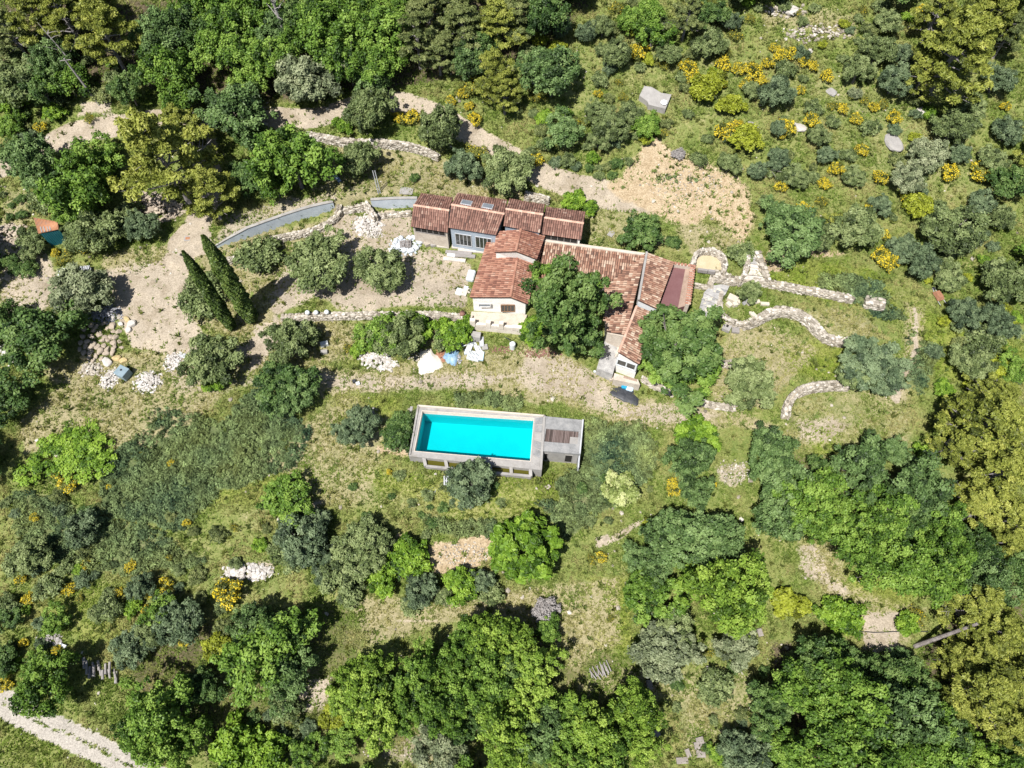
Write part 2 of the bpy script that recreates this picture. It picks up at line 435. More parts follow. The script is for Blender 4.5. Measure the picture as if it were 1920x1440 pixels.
# foliage
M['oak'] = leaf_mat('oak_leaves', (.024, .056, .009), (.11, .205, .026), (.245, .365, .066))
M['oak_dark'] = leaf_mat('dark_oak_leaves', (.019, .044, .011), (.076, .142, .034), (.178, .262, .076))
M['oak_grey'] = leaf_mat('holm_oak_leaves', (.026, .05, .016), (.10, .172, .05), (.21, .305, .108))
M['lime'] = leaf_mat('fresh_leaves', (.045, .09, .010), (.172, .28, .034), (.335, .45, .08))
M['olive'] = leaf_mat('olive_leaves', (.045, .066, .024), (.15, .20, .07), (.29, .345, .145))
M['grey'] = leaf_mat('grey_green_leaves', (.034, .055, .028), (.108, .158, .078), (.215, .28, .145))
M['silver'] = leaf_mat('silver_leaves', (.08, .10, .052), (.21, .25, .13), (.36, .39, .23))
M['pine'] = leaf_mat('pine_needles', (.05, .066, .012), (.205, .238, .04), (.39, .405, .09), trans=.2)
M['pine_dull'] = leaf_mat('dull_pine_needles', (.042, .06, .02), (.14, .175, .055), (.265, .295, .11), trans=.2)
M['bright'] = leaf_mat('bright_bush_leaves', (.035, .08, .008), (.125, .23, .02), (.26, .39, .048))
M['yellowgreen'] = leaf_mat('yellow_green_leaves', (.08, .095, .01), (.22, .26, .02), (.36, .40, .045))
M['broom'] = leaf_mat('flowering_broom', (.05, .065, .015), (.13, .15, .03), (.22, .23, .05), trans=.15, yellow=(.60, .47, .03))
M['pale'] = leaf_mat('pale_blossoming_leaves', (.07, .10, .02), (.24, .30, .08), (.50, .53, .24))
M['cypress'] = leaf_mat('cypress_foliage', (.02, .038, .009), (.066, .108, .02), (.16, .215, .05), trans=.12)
M['twig'] = mottled('dead_grey_twigs', [(.16, .14, .13), (.27, .25, .24), (.4, .38, .36)], 3, .95, .3, .02, 12)

# ------------------------------------------------------------------ ground cover zones (photo pixels; evaluated at world points)
# channels: 0 straw 1 dirt 2 ochre 3 lush 4 litter 5 track 6 weeds
ZP = [
 (1, [(990, 650), (1110, 690), (1180, 750), (1390, 775), (1240, 805), (1100, 765), (960, 720)], 18, .72),
 (1, [(590, 695), (780, 700), (900, 690), (1000, 700), (900, 730), (700, 735), (600, 730)], 14, .66),
 (1, [(0, 440), (60, 440), (110, 510), (220, 500), (330, 470), (300, 520), (200, 560), (130, 560), (60, 600), (0, 600)], 14, .68),
 (1, [(300, 640), (480, 650), (480, 720), (420, 745), (330, 740), (310, 690)], 14, .5),
 (0, [(60, 690), (400, 640), (410, 750), (280, 840), (40, 850), (120, 740)], 14, 1.0),
 (0, [(700, 860), (1060, 880), (1180, 960), (900, 1000), (560, 940), (480, 1040), (420, 960), (600, 860)], 30, .42),
 (0, [(1700, 100), (1440, 60), (1420, 260), (1700, 420), (1900, 400), (1850, 250)], 60, .4),
 (0, [(1040, 60), (1420, 0), (1420, 250), (1180, 300), (1000, 260)], 50, .36),
 (0, [(0, 900), (480, 1000), (640, 1100), (400, 1200), (0, 1200)], 40, .36),
 (0, [(150, 690), (330, 690), (405, 740), (372, 772), (312, 752), (268, 822), (205, 834), (182, 795), (50, 842), (30, 800)], 10, 1.0),
 (0, [(570, 680), (700, 690), (900, 655), (1010, 655), (1200, 745), (1400, 775), (1470, 800), (1250, 812), (1100, 775), (980, 742), (780, 720), (600, 745)], 14, 1.0),
 (0, [(610, 265), (820, 295), (960, 350), (1010, 380), (770, 370), (690, 380), (640, 390), (560, 400), (600, 330)], 8, .9),
 (0, [(1000, 640), (1180, 720), (1180, 760), (900, 740), (940, 660)], 12, .8),
 (0, [(1090, 380), (1200, 395), (1300, 470), (1100, 470)], 14, .55),
 (0, [(1370, 610), (1460, 600), (1540, 660), (1470, 740), (1420, 770), (1340, 760), (1330, 680)], 16, .7),
 (0, [(1440, 560), (1620, 580), (1680, 640), (1560, 640), (1460, 570)], 14, .55),
 (0, [(1480, 740), (1720, 700), (1720, 850), (1540, 850), (1440, 830)], 22, .5),
 (0, [(640, 1110), (960, 1110), (1160, 1080), (1170, 1200), (1080, 1260), (900, 1160), (690, 1210)], 18, .75),
 (0, [(480, 860), (640, 720), (740, 780), (700, 960), (580, 960)], 25, .6),
 (0, [(960, 1290), (1180, 1240), (1420, 1250), (1440, 1420), (1280, 1440), (1260, 1320)], 24, .55),
 (0, [(1480, 1010), (1560, 1010), (1600, 1100), (1740, 1140), (1700, 1240), (1560, 1160)], 20, .6),
 (0, [(1420, 10), (1620, 20), (1620, 80), (1430, 60)], 20, .6),
 (0, [(0, 330), (60, 360), (60, 440), (120, 520), (60, 560), (0, 560)], 20, .6),
 (0, [(190, 480), (330, 450), (300, 500), (200, 520)], 14, .8),
 (0, [(560, 620), (660, 630), (690, 660), (580, 680)], 14, .8),
 (0, [(380, 470), (470, 440), (560, 420), (635, 398), (690, 400), (600, 440), (560, 480), (520, 600), (470, 640), (350, 600)], 14, .85),
 (0, [(340, 655), (400, 640), (500, 640), (560, 600), (880, 596), (880, 650), (700, 660), (560, 690), (420, 700)], 14, .7),
 (0, [(1690, 570), (1740, 570), (1735, 660), (1700, 760), (1640, 760), (1690, 680)], 12, .7),
 (1, [(345, 440), (400, 432), (398, 470), (352, 500), (350, 585), (405, 640), (455, 655), (520, 600), (545, 640), (480, 690), (430, 660), (330, 665), (250, 650), (225, 600), (200, 530), (330, 470)], 7, 1.0),
 (1, [(520, 592), (590, 560), (640, 580), (870, 580), (884, 500), (840, 470), (760, 465), (700, 405), (640, 400), (600, 440), (560, 470), (500, 560)], 10, .85),
 (1, [(480, 610), (540, 596), (560, 640), (470, 690)], 10, .8),
 (1, [(0, 430), (55, 440), (80, 500), (120, 540), (70, 570), (0, 570)], 14, .8),
 (1, [(1180, 330), (1260, 330), (1330, 400), (1260, 420), (1170, 390)], 16, .6),
 (1, [(700, 395), (770, 395), (770, 450), (720, 440)], 6, .9),
 (2, [(1135, 352), (1172, 312), (1200, 278), (1236, 262), (1262, 292), (1310, 298), (1355, 318), (1400, 345), (1420, 395), (1412, 440), (1390, 458), (1372, 425), (1330, 405), (1300, 425), (1245, 415), (1190, 385)], 14, .9),
 (6, [(1215, 328), (1300, 332), (1325, 352), (1300, 358), (1225, 346)], 8, .62),
 (0, [(1260, 410), (1380, 420), (1400, 465), (1300, 475)], 14, .8),
 (2, [(1200, 276), (1236, 260), (1275, 295), (1220, 330), (1170, 330)], 8, 1.0),
 (2, [(1300, 305), (1400, 345), (1420, 395), (1400, 440), (1340, 360)], 10, .9),
 (2, [(1430, 470), (1520, 440), (1590, 480), (1500, 480), (1450, 500)], 8, .8),
 (2, [(1410, 475), (1440, 480), (1500, 500), (1460, 510), (1420, 500)], 6, .9),
 (2, [(808, 1022), (870, 1006), (932, 1004), (936, 1034), (905, 1055), (850, 1075), (812, 1072)], 6, 1.0),
 (2, [(722, 1030), (750, 1000), (765, 1010), (745, 1045), (728, 1046)], 5, .9),
 (2, [(705, 838), (760, 842), (775, 858), (740, 858), (705, 848)], 4, .9),
 (1, [(1335, 868), (1400, 862), (1400, 900), (1370, 920), (1340, 900)], 8, .6),
 (1, [(1480, 790), (1560, 775), (1600, 800), (1550, 830), (1500, 830)], 12, .6),
 (1, [(1485, 1020), (1530, 1015), (1550, 1070), (1600, 1120), (1580, 1130), (1500, 1080)], 10, .6),
 (1, [(1620, 1150), (1690, 1150), (1690, 1230), (1610, 1220)], 8, .9),
 (1, [(555, 945), (605, 935), (600, 985), (570, 970)], 5, .8),
 (1, [(590, 700), (760, 700), (740, 735), (600, 730)], 12, .55),
 (1, [(1020, 650), (1110, 680), (1120, 740), (1050, 700)], 14, .5),
 (1, [(420, 1060), (510, 1050), (515, 1085), (425, 1090)], 8, .7),
 (1, [(150, 190), (210, 185), (215, 215), (140, 225)], 8, .7),
 (1, [(420, 400), (520, 370), (640, 360), (630, 385), (520, 412), (400, 460)], 10, .6),
 (1, [(540, 1290), (620, 1270), (640, 1330), (560, 1340)], 14, .7),
 (1, [(720, 1390), (860, 1350), (900, 1440), (700, 1440)], 20, .5),
 (3, [(1420, 470), (1640, 500), (1700, 600), (1560, 570), (1440, 530)], 18, .75),
 (3, [(1470, 640), (1600, 650), (1600, 720), (1480, 700)], 14, .9),
 (3, [(1700, 560), (1920, 650), (1920, 720), (1780, 720), (1700, 660)], 24, .8),
 (3, [(1520, 800), (1560, 800), (1580, 850), (1530, 850)], 10, .9),
 (3, [(820, 900), (1050, 890), (1060, 960), (900, 980), (640, 900), (700, 870)], 20, .75),
 (3, [(600, 730), (760, 740), (760, 790), (640, 800)], 14, .6),
 (3, [(1090, 1080), (1180, 1080), (1200, 1240), (1120, 1200)], 20, .7),
 (3, [(1560, 1080), (1720, 1090), (1700, 1150), (1590, 1130)], 18, .8),
 (3, [(360, 880), (620, 880), (560, 940), (380, 960)], 20, .55),
 (3, [(0, 1350), (190, 1440), (0, 1440)], 10, .35),
 (3, [(870, 640), (770, 660), (640, 690), (640, 650)], 10, .4),
 (3, [(40, 1090), (240, 1090), (240, 1230), (60, 1180)], 24, .5),
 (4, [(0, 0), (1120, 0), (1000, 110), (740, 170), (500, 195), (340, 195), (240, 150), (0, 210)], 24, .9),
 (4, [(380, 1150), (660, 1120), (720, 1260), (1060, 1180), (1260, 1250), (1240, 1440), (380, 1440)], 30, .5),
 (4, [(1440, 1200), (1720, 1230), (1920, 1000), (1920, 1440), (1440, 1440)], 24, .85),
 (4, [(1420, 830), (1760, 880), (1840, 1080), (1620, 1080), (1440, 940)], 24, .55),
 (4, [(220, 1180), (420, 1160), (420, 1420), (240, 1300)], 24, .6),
 (6, [(300, 760), (420, 790), (480, 730), (590, 800), (560, 880), (420, 920), (330, 1000), (200, 960), (180, 860), (250, 830)], 14, 1.0),
 (6, [(850, 735), (985, 742), (970, 768), (860, 760)], 8, 1.0),
 (6, [(1090, 790), (1200, 790), (1240, 860), (1180, 940), (1080, 980), (1030, 900), (1090, 870)], 20, .9),
 (6, [(1535, 515), (1640, 525), (1690, 600), (1640, 590), (1540, 540)], 10, .9),
 (6, [(1690, 600), (1760, 640), (1740, 760), (1700, 720)], 20, .6),
 (6, [(730, 800), (790, 760), (790, 850), (725, 850)], 8, .9),
 (6, [(790, 965), (930, 975), (920, 1010), (800, 1000)], 12, .7),
 (6, [(20, 900), (300, 990), (420, 1060), (240, 1090), (20, 1040)], 30, .6),
 (6, [(1000, 940), (1100, 940), (1110, 990), (1060, 1010)], 14, .7),
]
TRACK = [(u, v, w_ * 1.15) for u, v, w_ in [(-60, 330, 16), (0, 316, 16), (60, 286, 17), (140, 252, 20), (215, 236, 18), (300, 226, 18), (385, 224, 17), (450, 214, 17), (510, 221, 17), (590, 222, 17),
         (650, 206, 17), (700, 184, 14), (740, 190, 17), (790, 205, 20), (850, 235, 20), (905, 262, 17), (960, 295, 18), (1020, 330, 20), (1080, 352, 22), (1150, 368, 24), (1220, 372, 26)]]
SPUR = [(385, 230, 16), (388, 270, 20), (385, 310, 24), (400, 345, 22), (385, 390, 22), (365, 430, 24), (345, 460, 30)]
ROAD = [(-80, 1275, 30), (0, 1317, 29), (112, 1372, 27), (228, 1427, 27), (330, 1480, 27), (420, 1520, 27)]
FOOT = [(1712, 580, 5), (1717, 640, 6), (1700, 700, 8), (1678, 750, 9)]
TRAIL = [(1125, 1018, 9), (1165, 998, 7), (1210, 975, 2)]
TRAIL2 = [(700, 1157, 1.5), (760, 1163, 2), (820, 1165, 2)]

def zones(x, y, z=None):
    z = T(x, y) if z is None else z
    px, py = project(x, y, z)
    j = (fbm(x / 2.2, y / 2.2, 21, 4) - .5) * 26; k = (fbm(x / 2.2, y / 2.2, 31, 4) - .5) * 26
    qx, qy = px + j, py + k
    Z = np.zeros((7,) + px.shape)
    for ch, poly, soft, st in ZP:
        A = np.array(poly); m = soft + 30
        s = (px > A[:, 0].min() - m) & (px < A[:, 0].max() + m) & (py > A[:, 1].min() - m) & (py < A[:, 1].max() + m)
        if not s.any(): continue
        d = poly_sd(qx[s], qy[s], poly)
        Z[ch][s] = np.maximum(Z[ch][s], st * sstep(-soft, soft, d))
    rx, ry = px + j * .3, py + k * .3
    for ln in (TRACK, SPUR): Z[1] = np.maximum(Z[1], sstep(-4, 4, line_d(rx, ry, ln)))
    Z[5] = sstep(-4, 4, line_d(rx, ry, ROAD)) * (1 - .75 * sstep(-3, 2, line_d(qx * .4 + px * .6, qy * .4 + py * .6, [(u, v, 2.0) for u, v, _ in ROAD])))
    for ln in (FOOT, TRAIL): Z[1] = np.maximum(Z[1], .85 * sstep(-4, 4, line_d(qx, qy, ln)))
    Z[1] = np.maximum(Z[1], .6 * sstep(-1.5, 1.5, line_d(rx, ry, TRAIL2)))
    return Z, px, py

# ------------------------------------------------------------------ ground sheet
def axis(lo, hi, step, far):
    a = list(np.arange(lo, hi + 1e-6, step)); s = step
    while a[-1] < far: s *= 1.22; a.append(a[-1] + s)
    s = step; b = []
    q = lo
    while q > -far: s *= 1.22; q -= s; b.append(q)
    return np.array(b[::-1] + a)
gx = axis(-62, 62, .3, 420); gy = axis(-8, 84, .3, 480)
GX, GY = np.meshgrid(gx, gy)
X = GX.ravel(); Y = GY.ravel(); Zg = T(X, Y)
POOL_OUT = [(782.5, 759), (1022.6, 780), (1015.8, 881.5), (766.5, 855)]
POOL_Z = .75
pool_xy = [P(a, b, POOL_Z) for a, b in POOL_OUT]
_pc = sum((Vector(p) for p in pool_xy), Vector()) / 4
_ins = [(p.x + (_pc.x - p.x) * .035, p.y + (_pc.y - p.y) * .07) for p in pool_xy]
Zg = np.where(poly_sd(X, Y, _ins) > 0, -2.2, Zg)
ZZ, gpx, gpy = zones(X, Y, Zg)
nx, ny = len(gx), len(gy)
ii = (np.arange(ny - 1)[:, None] * nx + np.arange(nx - 1)[None]).ravel()
FACES = np.stack([ii, ii + 1, ii + 1 + nx, ii + nx], 1)
fz = ZZ[:, FACES].mean(2)
region = np.zeros(len(FACES), int)
region[fz[1] > .5] = 1; region[fz[2] > .5] = 2; region[fz[5] > .5] = 3
fpx = gpx[FACES].mean(1); fpy = gpy[FACES].mean(1)
lower = (region == 1) & (line_d(fpx, fpy, TRACK) < -8)
region[lower] = 4

def ground_mat():
    t = NT('hillside_ground')
    z1 = t.attr('zone_a', 'Color'); z2 = t.attr('zone_b', 'Color'); a1 = t.attr('zone_a', 'Alpha')
    s1 = t.n.new('ShaderNodeSeparateColor'); t.l.new(z1, s1.inputs[0])
    s2 = t.n.new('ShaderNodeSeparateColor'); t.l.new(z2, s2.inputs[0])
    straw, dirt, ochre = s1.outputs; lush = a1; litter, track, weeds = s2.outputs
    n1 = t.noise(.35, 5, .65); n2 = t.noise(1.6, 6, .7); n3 = t.noise(7, 5, .7); n4 = t.noise(26, 3, .6)
    mixn = t.math('ADD', t.math('MULTIPLY', n1, .35), t.math('ADD', t.math('MULTIPLY', n2, .4), t.math('MULTIPLY', n3, .25)))
    fine = t.math('ADD', t.math('MULTIPLY', n3, .5), t.math('MULTIPLY', n4, .5))
    mid = t.math('ADD', t.math('MULTIPLY', n2, .5), t.math('MULTIPLY', n3, .5))
    base = t.ramp(mixn, [(.32, (.075, .115, .028)), (.46, (.14, .175, .048)), (.55, (.195, .21, .07)), (.63, (.255, .24, .11)), (.72, (.33, .285, .18))])
    worn = t.ramp(t.noise(.55, 4, .6), [(.35, (.80, .78, .74)), (.5, (1, 1, 1)), (.65, (1.12, 1.11, 1.09))])
    def lay(c, w, col, amt=.55):
        f = t.sm(t.math('ADD', w, t.math('MULTIPLY', t.math('SUBTRACT', mid, .5), amt)), .3, .68)
        return t.mix(f, c, col)
    strawc = t.ramp(mid, [(.3, (.13, .135, .052)), (.45, (.225, .208, .105)), (.55, (.30, .265, .155)), (.7, (.38, .32, .215))])
    dirtc = t.ramp(fine, [(.28, (.25, .205, .15)), (.45, (.33, .28, .215)), (.6, (.385, .333, .268)), (.75, (.45, .395, .325))])
    dirtc = t.mix(1.0, dirtc, worn, 'MULTIPLY')
    ochc = t.ramp(mid, [(.3, (.17, .125, .07)), (.44, (.33, .25, .155)), (.56, (.42, .335, .225)), (.7, (.52, .45, .34))])
    lushc = t.ramp(mid, [(.3, (.09, .125, .02)), (.48, (.17, .20, .04)), (.6, (.24, .25, .07)), (.72, (.29, .27, .10))])
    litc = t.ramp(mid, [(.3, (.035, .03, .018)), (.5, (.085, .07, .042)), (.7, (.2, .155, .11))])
    trc = t.ramp(fine, [(.3, (.27, .24, .20)), (.5, (.36, .33, .29)), (.7, (.44, .41, .365))])
    wec = t.ramp(mid, [(.3, (.05, .07, .028)), (.5, (.095, .125, .05)), (.7, (.15, .165, .075))])
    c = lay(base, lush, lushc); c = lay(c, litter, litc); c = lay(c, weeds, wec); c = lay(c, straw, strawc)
    c = lay(c, dirt, dirtc, .9); c = lay(c, ochre, ochc, 1.1); c = lay(c, track, trc, .35)
    # pebbles and clods
    v = t.n.new('ShaderNodeTexVoronoi'); v.inputs['Scale'].default_value = 5.5; t.l.new(t.tc.outputs['Object'], v.inputs['Vector'])
    peb = t.math('MULTIPLY', t.math('LESS_THAN', v.outputs['Distance'], .16), t.math('GREATER_THAN', n2, .5))
    sep = t.n.new('ShaderNodeSeparateColor'); t.l.new(v.outputs['Color'], sep.inputs[0])
    pc = t.ramp(sep.outputs[0], [(.0, (.10, .085, .06)), (.55, (.14, .115, .085)), (.6, (.55, .49, .42)), (1, (.66, .6, .52))])
    c = t.mix(t.math('MULTIPLY', peb, .3), c, pc)
    c = t.mix(1.0, c, t.ramp(t.math('ADD', t.math('MULTIPLY', n3, .55), t.math('MULTIPLY', n4, .45)), [(.33, (.62, .62, .62)), (.5, (1, 1, 1)), (.66, (1.3, 1.28, 1.24))]), 'MULTIPLY')
    t.col(c); t.rough(.95); t.b.inputs['Specular IOR Level'].default_value = .1
    h = t.math('ADD', t.math('MULTIPLY', n3, .7), t.math('MULTIPLY', n4, .35))
    t.bump(h, .55, .12)
    return t.m
M['ground'] = ground_mat()
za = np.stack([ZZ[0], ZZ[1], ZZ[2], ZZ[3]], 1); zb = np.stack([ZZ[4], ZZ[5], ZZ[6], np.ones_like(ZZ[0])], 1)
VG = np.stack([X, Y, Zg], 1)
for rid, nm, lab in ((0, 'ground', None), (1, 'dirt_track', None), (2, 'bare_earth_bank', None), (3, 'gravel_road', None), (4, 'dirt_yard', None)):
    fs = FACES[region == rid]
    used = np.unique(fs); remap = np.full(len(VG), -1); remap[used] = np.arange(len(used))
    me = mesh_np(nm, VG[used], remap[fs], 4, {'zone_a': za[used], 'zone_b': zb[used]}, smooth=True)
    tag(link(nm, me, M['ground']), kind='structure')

# ------------------------------------------------------------------ grass and weeds (uncountable)
def tuft_mesh(name, px_, py_, pz_, spread, height, cols, blades=5, width=.09):
    """each tuft: bent triangular blades leaning outwards; col is the plant's own colour"""
    n = len(px_); r = np.random.default_rng(len(name) * 7 + n)
    ang = r.random((n, blades)) * 6.283; lean = r.uniform(.25, 1.0, (n, blades)) * spread[:, None]
    h = height[:, None] * r.uniform(.55, 1.1, (n, blades)); off = r.uniform(0, .5, (n, blades)) * spread[:, None]; a2 = r.random((n, blades)) * 6.283
    bx = px_[:, None] + np.cos(a2) * off; by = py_[:, None] + np.sin(a2) * off; bz = np.repeat(pz_[:, None] - .03, blades, 1)
    wv = width * r.uniform(.6, 1.5, (n, blades)) * (spread[:, None] / .3) ** .5
    dx, dy = np.cos(ang), np.sin(ang)
    v0 = np.stack([bx - dy * wv, by + dx * wv, bz], -1); v1 = np.stack([bx + dy * wv, by - dx * wv, bz], -1)
    v2 = np.stack([bx + dx * lean + dy * wv * .25, by + dy * lean - dx * wv * .25, bz + h], -1)
    V = np.stack([v0, v1, v2], 2).reshape(-1, 3)
    c = np.repeat(cols[:, None, :], blades, 1) * r.uniform(.75, 1.25, (n, blades, 1))
    c = np.repeat(c[:, :, None, :], 3, 2).reshape(-1, 3)
    C = np.concatenate([c, np.ones((len(c), 1))], 1)
    return mesh_np(name, V, np.arange(len(V)), 3, {'hue': C})

def blade_mat(name):
    t = NT(name); c = t.attr('hue', 'Color')
    d = t.n.new('ShaderNodeBsdfDiffuse'); tr = t.n.new('ShaderNodeBsdfTranslucent'); m = t.n.new('ShaderNodeMixShader'); m.inputs[0].default_value = .4
    t.l.new(c, d.inputs[0]); t.l.new(c, tr.inputs[0]); t.l.new(d.outputs[0], m.inputs[1]); t.l.new(tr.outputs[0], m.inputs[2])
    t.l.new(m.outputs[0], t.out.inputs[0]); t.n.remove(t.b); return t.m
M['grass'] = blade_mat('grass_blades')

NPT = 540000
qx = RNG.uniform(-62, 62, NPT); qy = RNG.uniform(-6, 82, NPT); qz = T(qx, qy)
QZ, qpx, qpy = zones(qx, qy, qz)
keep = (qpx > -60) & (qpx < 1980) & (qpy > -50) & (qpy < 1500) & (poly_sd(qx, qy, [(p.x, p.y) for p in pool_xy]) < -.1)
bare = np.clip(np.maximum.reduce([QZ[1] * .97, QZ[2] * .95, QZ[5] * 1.0, QZ[0] * .5, QZ[4] * .5]), 0, 1)
patch = fbm(qx / 2.5, qy / 2.5, 55, 4)
dens = (1 - bare) * (.22 + .78 * sstep(.30, .54, patch + QZ[3] * .15 + QZ[6] * .3)) * np.where(QZ[6] > .45, .35 + .65 * sstep(.36, .5, fbm(qx / .9, qy / .9, 19, 3)), 1)
HOLES = []      # filled with building footprints before the grass is built
def build_grass():
    k = keep & (RNG.random(NPT) < dens)
    for fp in HOLES: k &= poly_sd(qx, qy, fp) < -.1
    i = np.where(k)[0]
    dry = fbm(qx[i] / 1.8, qy[i] / 1.8, 77, 4); dry = np.clip((dry - .43) / .32 + QZ[0][i] * .5 - QZ[3][i] * .1, 0, 1)[:, None]
    g1 = np.array([.175, .245, .052]); g2 = np.array([.37, .35, .145]); gl = np.array([.27, .34, .052]); gw = np.array([.18, .235, .10])
    c = g1 * (1 - dry) + g2 * dry
    c = c * (1 - .7 * QZ[3][i][:, None]) + .7 * QZ[3][i][:, None] * (gl * (1 - .4 * dry) + g2 * .4 * dry)
    wk = QZ[6][i] > .45
    a = i[~wk]
    tag(link('grass', tuft_mesh('grass', qx[a], qy[a], qz[a], RNG.uniform(.12, .34, len(a)), RNG.uniform(.08, .3, len(a)), c[~wk], 4, .07), M['grass']), kind='stuff')
    b = i[wk]; b = b[RNG.random(len(b)) < .42]
    nl = 26; r = np.random.default_rng(5); big = fbm(qx[b] / 1.4, qy[b] / 1.4, 17, 3)
    cr = RNG.uniform(.16, .36, len(b)) * (.7 + .7 * big); d = r.normal(size=(len(b), nl, 3)); d /= np.linalg.norm(d, axis=2, keepdims=True); d[..., 2] = np.abs(d[..., 2])
    p = np.stack([qx[b], qy[b], qz[b] + .45 * big ** 2], 1)[:, None] + d * cr[:, None, None] * r.uniform(.5, 1.1, (len(b), nl, 1)) * [1, 1, 1.1]
    nn = d * .7 + [0, 0, .4] + r.normal(size=d.shape) * .45; nn /= np.linalg.norm(nn, axis=2, keepdims=True)
    V = leaves(p.reshape(-1, 3), nn.reshape(-1, 3), .10, r, 2.2)
    cw = gw * RNG.uniform(.5, 1.55, (len(b), 1)) + (fbm(qx[b] / 3, qy[b] / 3, 91, 3)[:, None] - .5) * np.array([.26, .24, .04]) + (fbm(qx[b] / .8, qy[b] / .8, 92, 3)[:, None] - .5) * np.array([.16, .2, .10])
    cw = np.repeat(np.repeat(np.clip(cw, .025, 1), nl, 0) * r.uniform(.7, 1.3, (len(b) * nl, 1)), 4, 0)
    C = np.concatenate([cw, np.ones((len(cw), 1))], 1)
    tag(link('tall_weeds', mesh_np('tall_weeds', V.reshape(-1, 3), np.arange(len(V) * 4), 4, {'hue': C}), M['grass']), kind='stuff')
    # low ground-hugging clumps that break up the bare earth
    n = 9000
    x = RNG.uniform(-62, 62, n); y = RNG.uniform(-6, 82, n); z = T(x, y); Zc, cx_, cy_ = zones(x, y, z)
    k = (cx_ > -40) & (cx_ < 1960) & (cy_ > -40) & (cy_ < 1490) & (Zc[5] < .2) & (poly_sd(x, y, [(p.x, p.y) for p in pool_xy]) < -.4)
    k &= (Zc[1] < .3) | (RNG.random(n) < .12)
    for fp in HOLES: k &= poly_sd(x, y, fp) < -.3
    x, y, z = x[k], y[k], z[k]
    cc = np.array([.13, .175, .05]) * RNG.uniform(.5, 1.7, (len(x), 1)) + RNG.uniform(0, .06, (len(x), 1)) * np.array([1, .8, .1])
    tag(link('herb_clumps', tuft_mesh('herb_clumps', x, y, z, RNG.uniform(.2, .5, len(x)), RNG.uniform(.15, .5, len(x)), cc, 14, .07), M['grass']), kind='stuff')
    # loose stones strewn over the hillside and the yard
    n = 9000
    x = RNG.uniform(-62, 62, n); y = RNG.uniform(-6, 82, n); z = T(x, y); Zc, cx_, cy_ = zones(x, y, z)
    prob = np.clip(.10 + .22 * Zc[2] + .04 * Zc[1] + .25 * sstep(.55, .7, fbm(x / 5, y / 5, 63, 3)) - Zc[6] * .3, 0, 1)
    k = (RNG.random(n) < prob) & (Zc[5] < .2) & (cx_ > -20) & (cx_ < 1940) & (cy_ > -20) & (cy_ < 1460) & (poly_sd(x, y, [(p.x, p.y) for p in pool_xy]) < -.4)
    for fp in HOLES: k &= poly_sd(x, y, fp) < -.2
    s = RNG.uniform(.04, .11, k.sum()) * RNG.choice([1, 1, 1, 1.8], k.sum())
    me = stones_mesh('loose_stones', np.stack([x[k], y[k], z[k] + s * .2], 1), np.stack([s * 1.2, s, s * .7], 1))
    tag(link('loose_stones', me, M['stone']), kind='stuff')

# ------------------------------------------------------------------ stones
def ico(sub):
    bm = bmesh.new(); bmesh.ops.create_icosphere(bm, subdivisions=sub, radius=1)
    bm.verts.ensure_lookup_table()
    V = np.array([v.co[:] for v in bm.verts]); Fc = np.array([[v.index for v in f.verts] for f in bm.faces]); bm.free(); return V, Fc
ICO1, ICO1F = ico(1); ICO2, ICO2F = ico(2)

def stones_mesh(name, pos, size, seed=1, blocky=.45, yaw=None):
    """many angular stones in one mesh; size = half extents"""
    r = np.random.default_rng(seed + len(pos)); n = len(pos); V0 = ICO1
    cube = np.sign(V0) * np.minimum(1, np.abs(V0) * 1.5)
    b = V0 * (1 - blocky) + cube * blocky
    V = b[None] * (1 + r.uniform(-.22, .22, (n, len(V0), 1))) + r.uniform(-.1, .1, (n, len(V0), 3))
    V = V * np.asarray(size)[:, None, :]
    yaw = r.uniform(0, 6.283, n) if yaw is None else yaw
    c, s = np.cos(yaw)[:, None], np.sin(yaw)[:, None]
    x = V[..., 0] * c - V[..., 1] * s; y = V[..., 0] * s + V[..., 1] * c
    V = np.stack([x, y, V[..., 2]], -1) + np.asarray(pos)[:, None, :]
    Fc = (ICO1F[None] + (np.arange(n) * len(V0))[:, None, None]).reshape(-1, 3)
    tint = np.repeat(np.clip(r.normal(.5, .22, n), 0, 1), len(V0))
    return mesh_np(name, V.reshape(-1, 3), Fc, 3, {'tint': tint})

